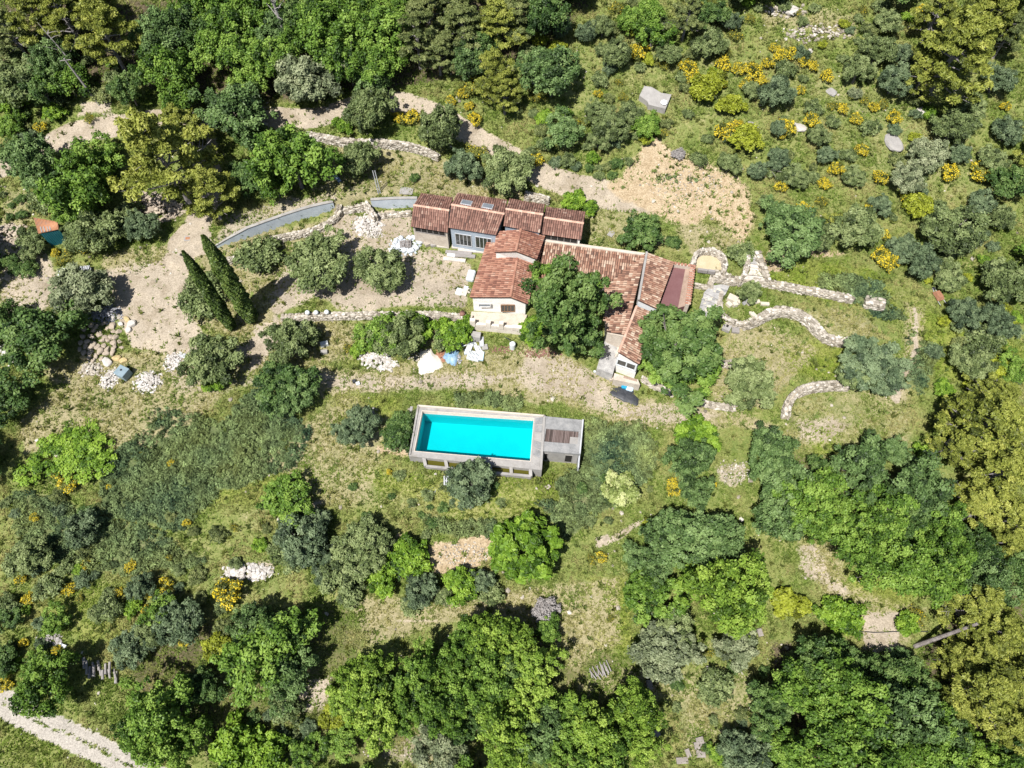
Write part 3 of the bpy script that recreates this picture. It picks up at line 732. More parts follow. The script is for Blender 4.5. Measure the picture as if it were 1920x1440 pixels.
def stone_wall(pts, width, height, label, cat='wall', name='stone_wall', mat='stone', foot=.4, drop=0.0, group=None, sz=.15, pxfn=True, topz=None):
    """dry stone wall: a core and its stones. pts: photo pixels of the top line; height above the low side"""
    W = [G(a, b, height) if len(pt) == 2 else P(a, b, pt[2]) for pt in pts for a, b in [pt[:2]]] if pxfn else [Vector(p) for p in pts]
    # resample
    R = [W[0]]
    for a, b in zip(W, W[1:]):
        m = max(1, int((b - a).length / .6))
        R += [a.lerp(b, (i + 1) / m) for i in range(m)]
    for _ in range(2): R = [R[0]] + [(R[i - 1] + R[i] * 2 + R[i + 1]) / 4 for i in range(1, len(R) - 1)] + [R[-1]]
    z1 = [p.z for p in R]; z0 = [min(Tf(p.x, p.y), Tf(p.x, p.y - .5), p.z - height) - foot for p in R]
    mb = MB(); mb.wall(R, width - .08, z0, [z - .05 for z in z1])
    core = mb.build(name, M['stone_core']); tag(core, label, cat, group)
    pos, size, yaw = [], [], []
    for i in range(len(R) - 1):
        a, b = R[i], R[i + 1]; d = (b - a); L = d.length; d.normalize(); nn = Vector((-d.y, d.x, 0)); ya = math.atan2(d.y, d.x)
        n = max(1, round(L / (sz * 1.75)))
        rows = max(2, round(width / (sz * 1.7)))
        for k in range(n):
            q = a + d * (L * (k + .5) / n)
            for r_ in range(rows):
                o = ((r_ + .5) / rows - .5) * width
                s = sz * random.uniform(.75, 1.25)
                pos.append(q + nn * (o + random.uniform(-.03, .03)) + Vector((0, 0, random.uniform(-.05, .04)))); size.append((s * 1.15, s * .85, sz * .6)); yaw.append(ya + random.uniform(-.4, .4))
            zz = z1[i] - sz * 1.1; lo = z0[i] + foot
            while zz > lo:
                for sd in (-1, 1):
                    q2 = a + d * (L * (k + random.random()) / n)
                    s = sz * random.uniform(.75, 1.3)
                    pos.append(Vector((q2.x, q2.y, zz)) + nn * sd * (width / 2 - .05)); size.append((s * 1.2, .11, sz * .62)); yaw.append(ya + random.uniform(-.1, .1))
                zz -= sz * 1.25
    A = np.array([p[:] for p in pos]) - np.array(core.location)
    me = stones_mesh('stones', A, np.array(size), len(pos), .55, np.array(yaw))
    part(link('stones', me, M[mat], core), 'stuff')
    return core

def heap(px, py, rx, ry, h, n, s, label, mat='white_rubble', name='rubble_heap', cat='rubble heap', yaw=0.0, scatter=.35, group=None):
    """a heap of stones nobody would count"""
    c = G(px, py, h * .3); r = np.random.default_rng(n + int(px))
    rad = np.sqrt(r.random(n)); th = r.random(n) * 6.283
    out = r.random(n) < scatter; rad = np.where(out, rad * 1.3, rad)
    lx, ly = rad * np.cos(th) * rx, rad * np.sin(th) * ry
    x = c.x + lx * math.cos(yaw) - ly * math.sin(yaw); y = c.y + lx * math.sin(yaw) + ly * math.cos(yaw)
    z = T(x, y) + h * np.clip(1 - rad, 0, 1) * r.uniform(.5, 1, n) + s * .3
    sz = s * r.uniform(.5, 1.35, n)
    o = link(name, stones_mesh(name, np.stack([x - c.x, y - c.y, z - c.z], 1), np.stack([sz * 1.2, sz * .9, sz * .65], 1), n), M[mat], None, c)
    return tag(o, label, cat, group, 'stuff')

# ------------------------------------------------------------------ foliage meshes
def unit(v): return v / (np.linalg.norm(v, axis=-1, keepdims=True) + 1e-9)

def leaves(pos, nrm, size, r, aspect=1.7, tint=None, up=None):
    """a diamond leaf per point facing nrm"""
    n = len(pos); a = unit(np.cross(nrm, r.normal(size=(n, 3)))); b = np.cross(nrm, a)
    s = (size * r.uniform(.65, 1.35, n))[:, None]
    fold = nrm * s * r.uniform(-.15, .35, (n, 1))
    V = np.stack([pos - a * s * aspect / 2, pos + b * s * .5 + fold, pos + a * s * aspect / 2, pos - b * s * .5 + fold], 1)
    return V

def crown_mesh(name, seed, R, H, nclump, per, leaf, lift=.0, clump=(.16, .30), irregular=.25, flat=1.0, updir=.5, aspect=1.5, flower=0.0, low=-.35, core=.22):
    """clumps of leaves spread over a lumpy dome of radius R and height H, base at z = lift"""
    r = np.random.default_rng(seed)
    ph = r.uniform(0, 6.283, 8); am = r.uniform(.4, 1, 8)
    C = []; tries = 0
    while len(C) < nclump and tries < nclump * 40:
        tries += 1
        d = unit(r.normal(size=3))
        if d[2] < low: continue
        th = math.atan2(d[1], d[0])
        lump = 1 + irregular * (am[0] * math.sin(2 * th + ph[0]) * .45 + am[1] * math.sin(3 * th + ph[1]) * .5 + am[2] * math.sin(5 * th + ph[2]) * .35 + am[3] * math.sin(3 * d[2] * 3 + ph[3]) * .4)
        f = r.uniform(.62, 1.0) if r.random() > core else r.uniform(.25, .65)
        p = d * f * lump
        q = np.array([p[0] * R, p[1] * R, p[2] * H / 2])
        cr = R * r.uniform(*clump)
        if C and r.random() < .85:
            dd = min(np.linalg.norm((q - c[0]) * [1, 1, 1.1]) / (cr + c[1]) for c in C[-60:])
            if dd < .6: continue
        C.append((q, cr, np.clip(r.normal(.5, .2), .05, .95)))
    P_, N_, T_ = [], [], []
    for q, cr, tn in C:
        m = max(6, int(per * (cr / (R * sum(clump) / 2)) ** 2))
        d = unit(r.normal(size=(m, 3)))
        d[:, 2] = np.where(d[:, 2] < -.5, -d[:, 2], d[:, 2])
        rr = cr * r.uniform(.55, 1.08, (m, 1)) * (1 + .3 * np.sin(d[:, :1] * 7 + tn * 20) * np.cos(d[:, 1:2] * 6))
        p = q + d * rr * [1, 1, flat]
        P_.append(p); N_.append(unit(d * .7 + np.array([0, 0, updir]) + r.normal(size=(m, 3)) * .45))
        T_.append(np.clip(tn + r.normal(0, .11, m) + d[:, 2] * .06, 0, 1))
    p = np.concatenate(P_); nn = np.concatenate(N_); t = np.concatenate(T_)
    p[:, 2] += H / 2 + lift
    zmin = .08
    p[:, 2] = np.maximum(p[:, 2], zmin)
    V = leaves(p, nn, leaf, r, aspect)
    n = len(V); at = {'tint': np.repeat(t, 4)}
    if flower > 0:
        # flowers sit on the outer sprays
        cl = np.concatenate([np.full(len(a), r.random()) for a in P_])
        o = (np.linalg.norm((p - [0, 0, lift + H / 2]) / [R, R, H / 2], axis=1) > .55) & (nn[:, 2] > -.1)
        at['flower'] = np.repeat((o & (r.random(n) < flower) & (cl < .35 + flower)).astype(float), 4)
    me = mesh_np(name, V.reshape(-1, 3), np.arange(n * 4), 4, at)
    return me, C

def limb_mesh(name, seed, C, H, lift, r0, bark_n=9, lean=.0, top=None):
    """tapered trunk with limbs that reach into the clumps"""
    r = np.random.default_rng(seed); mb = MB()
    zt = lift + H * .62 if top is None else top
    bx, by = r.uniform(-.12, .12, 2) * H
    tr = [(0, 0, -.4), (bx * .2, by * .2, zt * .3), (bx * .6, by * .6, zt * .65), (bx, by, zt)]
    mb.tube(tr, [r0 * 1.35, r0, r0 * .72, r0 * .4], 7)
    idx = r.permutation(len(C))[:bark_n]
    for i in idx:
        q = np.array(C[i][0]) + [0, 0, H / 2 + lift]
        if q[2] < lift * .8: continue
        f = r.uniform(.35, .9); s = np.array([bx * f, by * f, zt * f]); s[2] = min(s[2], q[2] * .95)
        m = (s + q) / 2 + [0, 0, -.06 * H]
        mb.tube([tuple(s), tuple(m), tuple(q)], [r0 * .42, r0 * .28, r0 * .1], 5)
    me = bpy.data.meshes.new(name)
    me.from_pydata(mb.v, [], mb.f)
    return me

def pine_mesh(name, seed, R, H, lift, nb=30, per=230, leaf=.17, gap=0.0):
    """whorled limbs carrying flat puffs of needles at their ends"""
    r = np.random.default_rng(seed); mb = MB(); C = []
    lean = r.uniform(-.12, .12, 2) * (H + lift)
    zt = lift + H
    def axis_at(z): f = max(0, z / zt); return np.array([lean[0] * f * f, lean[1] * f * f, z])
    mb.tube([tuple(axis_at(z)) for z in (-.4, zt * .3, zt * .6, zt * .92)], [.30, .24, .15, .05], 7)
    for i in range(nb):
        f = (i + .5) / nb; z = lift + H * (.02 + .9 * f); th = i * 2.4 + r.uniform(-.5, .5)
        L = R * (1.02 - .78 * f ** 1.6) * r.uniform(.7, 1.1)
        s = axis_at(z * .93); d = np.array([math.cos(th), math.sin(th), 0])
        e = s + d * L + [0, 0, L * r.uniform(.1, .3)]; m = (s + e) / 2 + [0, 0, -L * .06]
        mb.tube([tuple(s), tuple(m), tuple(e)], [.085, .055, .02], 5)
        for k in range(r.integers(4, 7)):
            g = r.uniform(.45, 1.05); side = np.array([-d[1], d[0], 0]) * r.uniform(-.3, .3) * L
            q = s + (e - s) * g + side + [0, 0, r.uniform(0, .35)]
            mb.tube([tuple(s + (e - s) * g * .75), tuple(q)], [.03, .012], 4)
            C.append((q, R * r.uniform(.10, .19), np.clip(r.normal(.5, .17), .1, .9)))
    for k in range(14):
        C.append((axis_at(zt * r.uniform(.86, 1.02)) + r.normal(0, R * .14, 3) * [1, 1, .5], R * r.uniform(.1, .16), .6))
    P_, N_, T_ = [], [], []
    for q, cr, tn in C:
        m = int(per * (cr / (R * .15)) ** 2 * .5); d = unit(r.normal(size=(m, 3))); d[:, 2] = np.abs(d[:, 2]) * .9 - .25
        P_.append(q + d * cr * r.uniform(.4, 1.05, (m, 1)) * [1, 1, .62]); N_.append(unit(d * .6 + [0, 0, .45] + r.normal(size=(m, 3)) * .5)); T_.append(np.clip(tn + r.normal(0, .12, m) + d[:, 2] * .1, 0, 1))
    p = np.concatenate(P_); V = leaves(p, np.concatenate(N_), leaf, r, 2.3)
    me = mesh_np(name, V.reshape(-1, 3), np.arange(len(V) * 4), 4, {'tint': np.repeat(np.concatenate(T_), 4)})
    tm = bpy.data.meshes.new(name + '_wood'); tm.from_pydata(mb.v, [], mb.f)
    return me, tm

def cypress_mesh(name, seed, H, R):
    r = np.random.default_rng(seed); n = 15000
    f = r.random(n) ** .85; th = r.random(n) * 6.283
    prof = np.interp(f, [0, .04, .15, .4, .7, .9, 1], [.45, .8, .97, 1, .86, .5, .06]) * R
    lump = 1 + .16 * np.sin(th * 5 + f * 17) * np.sin(f * 43 + th * 2) + .10 * np.sin(th * 11 + f * 71)
    rr = prof * lump * r.uniform(.8, 1.05, n)
    p = np.stack([np.cos(th) * rr, np.sin(th) * rr, .25 + f * (H - .25)], 1)
    nn = unit(np.stack([np.cos(th), np.sin(th), np.full(n, .5)], 1) + r.normal(size=(n, 3)) * .45)
    t = np.clip(.48 + .2 * np.sin(th * 5 + f * 17) * np.sin(f * 43 + th * 2) + r.normal(0, .15, n), 0, 1)
    V = leaves(p, nn, .17, r, 1.8)
    me = mesh_np(name, V.reshape(-1, 3), np.arange(n * 4), 4, {'tint': np.repeat(t, 4)})
    mb = MB(); mb.tube([(0, 0, -.4), (0, 0, H * .5), (0, 0, H * .95)], [R * .3, R * .2, .03], 7)
    tm = bpy.data.meshes.new(name + '_wood'); tm.from_pydata(mb.v, [], mb.f)
    return me, tm

# library: kind -> list of (crown mesh, trunk mesh or None, nominal radius, nominal height of the crown's middle)
LIB = {}
def lib_tree(key, n, R, H, lift, nclump, per, leaf, trunk=.16, **k):
    LIB[key] = []
    for i in range(n):
        me, C = crown_mesh(key + '_crown', hash_(key) + i * 13, R, H, nclump, per, leaf, lift, **k)
        tm = limb_mesh(key + '_wood', i + 5, C, H, lift, trunk) if trunk else None
        LIB[key].append((me, tm, R, lift + H / 2))
def hash_(s): return sum((i + 1) * ord(c) for i, c in enumerate(s)) % 100000
lib_tree('oak', 5, 3.6, 4.6, 1.3, 90, 120, .20, .17, clump=(.09, .24), irregular=.55, updir=.55)
lib_tree('tall_oak', 3, 3.9, 7.0, 1.8, 130, 120, .21, .24, clump=(.08, .2), irregular=.55)
lib_tree('small_oak', 3, 2.2, 2.8, .6, 60, 110, .15, .10, clump=(.12, .27), irregular=.45)
lib_tree('olive', 4, 2.2, 2.7, .5, 78, 160, .115, .15, clump=(.10, .25), irregular=.34, aspect=2.0, updir=.3)
lib_tree('laurel', 1, 2.9, 4.4, .3, 120, 150, .24, .12, clump=(.11, .18), irregular=.10, aspect=1.9, core=.15)
lib_tree('shrub', 5, 1.0, 1.05, .0, 36, 75, .105, 0, clump=(.2, .36), irregular=.35, low=-.1)
lib_tree('bush', 4, 1.4, 1.5, .0, 50, 95, .15, 0, clump=(.17, .3), irregular=.35, low=-.1)
lib_tree('broom', 4, .8, .95, .0, 30, 60, .095, 0, clump=(.2, .36), irregular=.35, low=-.1, flower=.52)
lib_tree('sparse_broom', 3, .9, .8, .0, 30, 45, .085, 0, clump=(.2, .36), irregular=.4, low=-.1, flower=.2)
lib_tree('bramble', 2, 3.2, 1.6, .0, 110, 105, .15, 0, clump=(.1, .19), irregular=.5, low=-.05)
LIB['pine'] = []
for i in range(4):
    R, H, lf = 4.2, 6.6, 2.2
    me, tm = pine_mesh('pine_crown', 40 + i, R, H, lf, 24 + 2 * i, 200, .15)
    LIB['pine'].append((me, tm, R, lf + H * .45))
LIB['cypress'] = []
for i in range(2):
    me, tm = cypress_mesh('cypress_crown', 60 + i, 12.4, .68); LIB['cypress'].append((me, tm, .68, 6.2))

# ------------------------------------------------------------------ labels that single each plant out
LAND = [('the turquoise swimming pool', 890, 815), ('the concrete pump house', 1056, 825), ('the tiled annex roof', 930, 405), ('the white gabled house front', 930, 590),
        ('the twin cypresses', 430, 545), ('the boulder pile', 195, 645), ('the rusty shed roof', 88, 425), ('the pale gravel road', 150, 1380),
        ('the serpentine stone wall', 1510, 605), ('the round stone basin', 1333, 488), ('the grey slab on the hillside', 1230, 183), ('the bare earth bank', 1310, 360),
        ('the bend of the dirt track', 720, 195), ('the big laurel tree', 985, 1030), ('the arc-shaped stone wall', 1510, 735), ('the sandy cutting below the pool', 870, 1038),
        ('the brown soil patch', 1655, 1190), ('the stacked logs', 195, 1255), ('the white rubble strip', 465, 1072), ('the maroon roof terrace', 1278, 535),
        ('the grey curved retaining wall', 520, 415), ('the leaning utility pole', 180, 178), ('the dead grey tree', 535, 55), ('the rusty barrow', 1760, 553),
        ('the stone slab under the low bush', 1344, 1264), ('the flat paving stones', 1315, 1395), ('the pile of cut branches', 1125, 1257), ('the yellowish pine by the driveway', 310, 290),
        ('the top left corner', 20, 15), ('the top right corner', 1900, 15), ('the bottom right corner', 1900, 1425), ('the top edge centre', 960, 10), ('the bottom edge centre', 960, 1430),
        ('the right edge middle', 1905, 720), ('the left edge middle', 15, 760), ('the leaning pine trunks', 1775, 900), ('the pale flowering tree', 1162, 917),
        ('the grassy footpath', 1705, 660), ('the rock outcrop on the hillside', 1675, 266), ('the tallest pine on the hillside', 1790, 100), ('the green weed thicket', 400, 850), ('the yellow broom slope', 1380, 150)]
def where(px, py):
    best = sorted((math.hypot(px - x, py - y), n, x, y) for n, x, y in LAND)
    for d, n, x, y in best:
        if d < 14: continue
        a = math.degrees(math.atan2(-(py - y), px - x)) % 360
        s = ['right of', 'above right of', 'above', 'above left of', 'left of', 'below left of', 'below', 'below right of'][int((a + 22.5) // 45) % 8]
        return d, s + ' ' + n
PLANTED = []    # (object, adjective+kind phrase, px, py, r)
SIZEW = lambda R: 'tiny' if R < .55 else 'small' if R < 1.1 else 'medium' if R < 2.0 else 'large' if R < 3.4 else 'very large'
ORD = ['closest', 'second closest', 'third closest', 'fourth closest', 'fifth closest', 'sixth closest', 'seventh closest', 'eighth closest', 'ninth closest', 'tenth closest']
def finish_labels():
    groups = {}
    for o, phrase, px, py, R in PLANTED:
        d, wh = where(px, py)
        groups.setdefault(SIZEW(R) + ' ' + phrase + ' ' + wh, []).append((d, o))
    for k, lst in groups.items():
        lst.sort(key=lambda q: q[0])
        for i, (d, o) in enumerate(lst):
            if len(lst) == 1: o['label'] = k
            elif i < 10: o['label'] = k + ', ' + ORD[i]
            else: o['label'] = k + ', farther than ten like it'

KINDS = {   # code -> (object name, category, phrase, library, crown material, wood material, group)
 'O': ('oak_tree', 'tree', 'green oak tree', 'oak', 'oak', 'bark', 'leafy green oaks'),
 'T': ('oak_tree', 'tree', 'tall dark green oak tree', 'tall_oak', 'oak_dark', 'bark', 'tall oaks'),
 'U': ('oak_tree', 'tree', 'tall green oak tree', 'tall_oak', 'oak', 'bark', 'tall oaks'),
 'o': ('oak_sapling', 'tree', 'bushy green young oak', 'small_oak', 'oak', 'bark', 'young oaks'),
 'D': ('holm_oak', 'tree', 'dark green holm oak', 'oak', 'oak_dark', 'bark', 'dark holm oaks'),
 'd': ('holm_oak', 'tree', 'compact dark holm oak', 'small_oak', 'oak_dark', 'bark', 'dark holm oaks'),
 'G': ('holm_oak', 'tree', 'dusky green holm oak', 'oak', 'oak_grey', 'bark', 'dusky holm oaks'),
 'g': ('holm_oak', 'tree', 'compact dusky green holm oak', 'small_oak', 'oak_grey', 'bark', 'dusky holm oaks'),
 'L': ('oak_tree', 'tree', 'fresh light green oak', 'oak', 'lime', 'bark', 'light green oaks'),
 'l': ('oak_sapling', 'tree', 'light green sapling', 'small_oak', 'lime', 'bark', 'light green saplings'),
 'V': ('olive_tree', 'tree', 'rounded olive tree', 'olive', 'olive', 'bark', 'olive trees'),
 'W': ('olive_tree', 'tree', 'grey-green olive tree', 'olive', 'grey', 'bark', 'grey olive trees'),
 'A': ('silvery_tree', 'tree', 'pale silvery tree', 'olive', 'silver', 'bark', 'silvery trees'),
 'P': ('pine_tree', 'tree', 'yellow-green pine', 'pine', 'pine', 'bark_pine', 'yellow-green pines'),
 'Q': ('pine_tree', 'tree', 'dull green pine', 'pine', 'pine_dull', 'bark_pine', 'dull green pines'),
 'X': ('laurel_tree', 'tree', 'round bright green laurel tree', 'laurel', 'bright', 'bark', None),
 'Y': ('bush', 'bush', 'bright green bush', 'bush', 'bright', None, 'bright green bushes'),
 'Z': ('bush', 'bush', 'yellow-green bush', 'bush', 'yellowgreen', None, 'yellow-green bushes'),
 'F': ('flowering_bush', 'bush', 'pale blossoming bushy tree', 'bush', 'pale', None, None),
 'S': ('shrub', 'shrub', 'grey-green shrub', 'shrub', 'grey', None, 'grey-green shrubs'),
 's': ('shrub', 'shrub', 'olive green shrub', 'shrub', 'olive', None, 'olive green shrubs'),
 'k': ('shrub', 'shrub', 'dark green shrub', 'shrub', 'oak_dark', None, 'dark green shrubs'),
 'f': ('shrub', 'shrub', 'dull pine-green shrub', 'shrub', 'pine_dull', None, 'dull green shrubs'),
 'B': ('broom_bush', 'bush', 'yellow flowering broom', 'broom', 'broom', None, 'yellow flowering brooms'),
 'b': ('broom_bush', 'bush', 'sparsely flowering broom', 'sparse_broom', 'broom', None, 'sparse brooms'),
 'R': ('bramble', 'bush', 'sprawling bright green bramble thicket', 'bramble', 'bright', None, None),
 'K': ('weed_thicket', 'bush', 'sprawling dark green thicket', 'bramble', 'oak_dark', None, None),
 't': ('dead_bush', 'bush', 'leafless grey twiggy bush', 'shrub', 'twig', None, 'leafless bushes'),
}
COUNT = {}
def plant(code, px, py, rpx, hs=1.0, label=None, yaw=None, vi=None):
    """a plant whose crown the photo shows centred at (px, py) with radius rpx"""
    name, cat, phrase, key, mat, wood, group = KINDS[code]
    lst = LIB[key]; c = COUNT.get(key, 0) if vi is None else vi; COUNT[key] = COUNT.get(key, 0) + 1
    me, tm, R0, hc = lst[c % len(lst)]
    g = G(px, py, 0); s = 1.0
    for _ in range(4):
        depth = g.y * cp - (g.z - CAM_H) * sp
        s = rpx * (1.1 if code in 'VA' else 1.0) * depth / F / R0
        g = G(px, py, hc * s * hs)
    base = Vector((g.x, g.y, Tf(g.x, g.y)))
    yaw = random.uniform(0, 6.283) if yaw is None else yaw
    sc = (s * random.uniform(.94, 1.06), s * random.uniform(.94, 1.06), s * hs)
    if wood:
        root = empty(name, base, None, cat, group)
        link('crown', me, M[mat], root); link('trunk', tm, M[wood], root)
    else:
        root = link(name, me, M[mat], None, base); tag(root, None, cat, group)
    root.rotation_euler = (0, 0, yaw); root.scale = sc
    if label: root['label'] = label
    else: PLANTED.append((root, phrase, px, py, R0 * s))
    return root

# ------------------------------------------------------------------ roofs
def tiles(parent, A, B, C, D, mat, pitch=.215, course=.34, name='roof_tiles', wid=.095, hgt=.06, clip=None):
    """A, B the upper edge, D, C the lower edge below A, B: rows of half-barrel tiles over a deck coloured dark for the gaps"""
    A, B, C, D = [np.array(p[:]) for p in (A, B, C, D)]
    o0 = np.array(parent.location)
    nu = max(2, int(round(np.linalg.norm((B - A + C - D) / 2) / pitch))); nv = max(2, int(round(np.linalg.norm((D - A + C - B) / 2) / course)))
    nrm = np.cross(D - A, B - A); nrm = nrm / np.linalg.norm(nrm); nrm = nrm if nrm[2] > 0 else -nrm
    def at(u, v): return (A * (1 - u) + B * u) * (1 - v) + (D * (1 - u) + C * u) * v
    V, Fc, Tn = [], [], []; r = np.random.default_rng(nu * 31 + nv)
    angs = np.linspace(0, math.pi, 5)
    for i in range(nu):
        for j in range(nv):
            u = (i + .5) / nu; v0, v1 = j / nv, (j + 1.12) / nv
            p0, p1 = at(u, v0), at(u, v1); uv = at(min(1, u + .5 / nu), (v0 + v1) / 2) - at(max(0, u - .5 / nu), (v0 + v1) / 2)
            if clip is not None:
                cc = (p0 + p1) / 2
                if poly_sd(cc[:1], cc[1:2], clip)[0] < 0: continue
            uv /= np.linalg.norm(uv); jit = uv * r.normal(0, .008) ; lift = r.uniform(0, .012)
            base = len(V)
            for p, wdt, h, up in ((p0, wid * .82, hgt * .85, .0), (p1, wid * 1.05, hgt * 1.05, .028)):
                for a in angs:
                    V.append(p + jit + uv * math.cos(a) * wdt + nrm * (math.sin(a) * h + up + lift + .02) - o0)
            for k in range(4): Fc.append((base + k, base + k + 1, base + 6 + k, base + 5 + k))
            Tn += [float(np.clip(r.normal(.5, .25), 0, 1))] * 10
    me = mesh_np(name, np.array(V), np.array(Fc), 4, {'tint': np.array(Tn)})
    part(link(name, me, mat, parent), 'stuff')
    return nrm

def deck(mb, A, B, C, D, th=.12):
    A, B, C, D = [Vector(p) for p in (A, B, C, D)]
    n = (D - A).cross(B - A).normalized(); n = n if n.z > 0 else -n
    up = [p + n * .015 for p in (A, B, C, D)]; dn = [p - n * th for p in (A, B, C, D)]
    if ((B - A).cross(D - A)).z > 0: f = [(0, 1, 2, 3), (7, 6, 5, 4)]
    else: f = [(3, 2, 1, 0), (4, 5, 6, 7)]
    mb.add(up + dn, f + [(i, (i + 1) % 4, 4 + (i + 1) % 4, 4 + i) for i in range(4)])

def ridge(parent, a, b, mat, name='ridge_tiles', w=.13, h=.10):
    a, b = Vector(a), Vector(b); L = (b - a).length; n = max(2, int(L / .38)); d = (b - a).normalized()
    s = d.cross(Vector((0, 0, 1))).normalized(); up = s.cross(d)
    mb = MB(); r = random.Random(n)
    for i in range(n):
        p0 = a + d * (L * i / n); p1 = a + d * (L * (i + 1.08) / n); mb.cur = r.uniform(.2, .9); vs = []
        for p, k in ((p0, .9), (p1, 1.05)):
            for q in range(6):
                t = math.pi * q / 5; vs.append(p + s * math.cos(t) * w * k + up * (math.sin(t) * h * k + .035))
        mb.add(vs, [(q, q + 1, 7 + q, 6 + q) for q in range(5)])
    part(mb.build(name, mat, parent), 'stuff')

def gable_block(mb, S0, S1, R0, R1, N0, N1, zb, inset=.22, drop=.13):
    """walls under a two-slope roof; S/R/N the eave, ridge, eave corners at the two ends 0 and 1"""
    ends = []
    ax = (Vector(R1) - Vector(R0)); ax.z = 0; ax.normalize()
    for S, R, N, sg in ((S0, R0, N0, 1), (S1, R1, N1, -1)):
        S, R, N = Vector(S), Vector(R), Vector(N)
        s = S.lerp(R, inset / max(.3, (R - S).length)); n = N.lerp(R, inset / max(.3, (R - N).length))
        off = ax * inset * .6 * sg
        s, r_, n = s + off, R + off, n + off
        ends.append([Vector((s.x, s.y, zb)), s - Vector((0, 0, drop)), r_ - Vector((0, 0, drop)), n - Vector((0, 0, drop)), Vector((n.x, n.y, zb))])
    vs = ends[0] + ends[1]
    fs = [(0, 1, 2, 3, 4), (9, 8, 7, 6, 5)] + [(i, 5 + i, 5 + (i + 1) % 5, (i + 1) % 5) for i in range(5)]
    mb.add(vs, fs)
    return ends

def fix_normals(o):
    bm = bmesh.new(); bm.from_mesh(o.data); bmesh.ops.recalc_face_normals(bm, faces=bm.faces); bm.to_mesh(o.data); bm.free(); return o

def opening(parent, p0, p1, u0, u1, z0, z1, nx=2, ny=1, frame='metal', glass='glass', name='window', proud=.05, bar=.05, sill=None, label=None):
    """a framed opening on the wall between p0 and p1 (looking from outside p0 is on the left)"""
    p0, p1 = Vector(p0), Vector(p1); p0.z = p1.z = 0
    d = (p1 - p0); L = d.length; d.normalize(); nrm = Vector((d.y, -d.x, 0))
    c = lambda u, z, o=0: p0 + d * (L * u) + nrm * o + Vector((0, 0, z))
    mb = MB()
    def bar_(ua, ub, za, zb, o):
        mb.add([c(ua, za, -.02), c(ub, za, -.02), c(ub, zb, -.02), c(ua, zb, -.02), c(ua, za, o), c(ub, za, o), c(ub, zb, o), c(ua, zb, o)],
               [(3, 2, 1, 0), (4, 5, 6, 7), (0, 1, 5, 4), (1, 2, 6, 5), (2, 3, 7, 6), (3, 0, 4, 7)])
    t = bar / L
    bar_(u0 - t, u1 + t, z1, z1 + bar, proud); bar_(u0 - t, u1 + t, z0 - bar, z0, proud)
    bar_(u0 - t, u0, z0, z1, proud); bar_(u1, u1 + t, z0, z1, proud)
    for i in range(1, nx): uu = u0 + (u1 - u0) * i / nx; bar_(uu - t * .4, uu + t * .4, z0, z1, proud * .7)
    for i in range(1, ny): zz = z0 + (z1 - z0) * i / ny; bar_(u0, u1, zz - bar * .4, zz + bar * .4, proud * .6)
    f = fix_normals(mb.build(name, M[frame], parent))
    if label: f['label'] = label
    g = MB(); g.add([c(u0, z0, .012), c(u1, z0, .012), c(u1, z1, .012), c(u0, z1, .012)], [(0, 1, 2, 3)])
    o = bpy.data.objects.new('pane', None)
    bpy.data.objects.remove(o)
    pane = g.build('pane', M[glass], f)
    return f

def xy2(L): return [(p.x, p.y) for p in L]

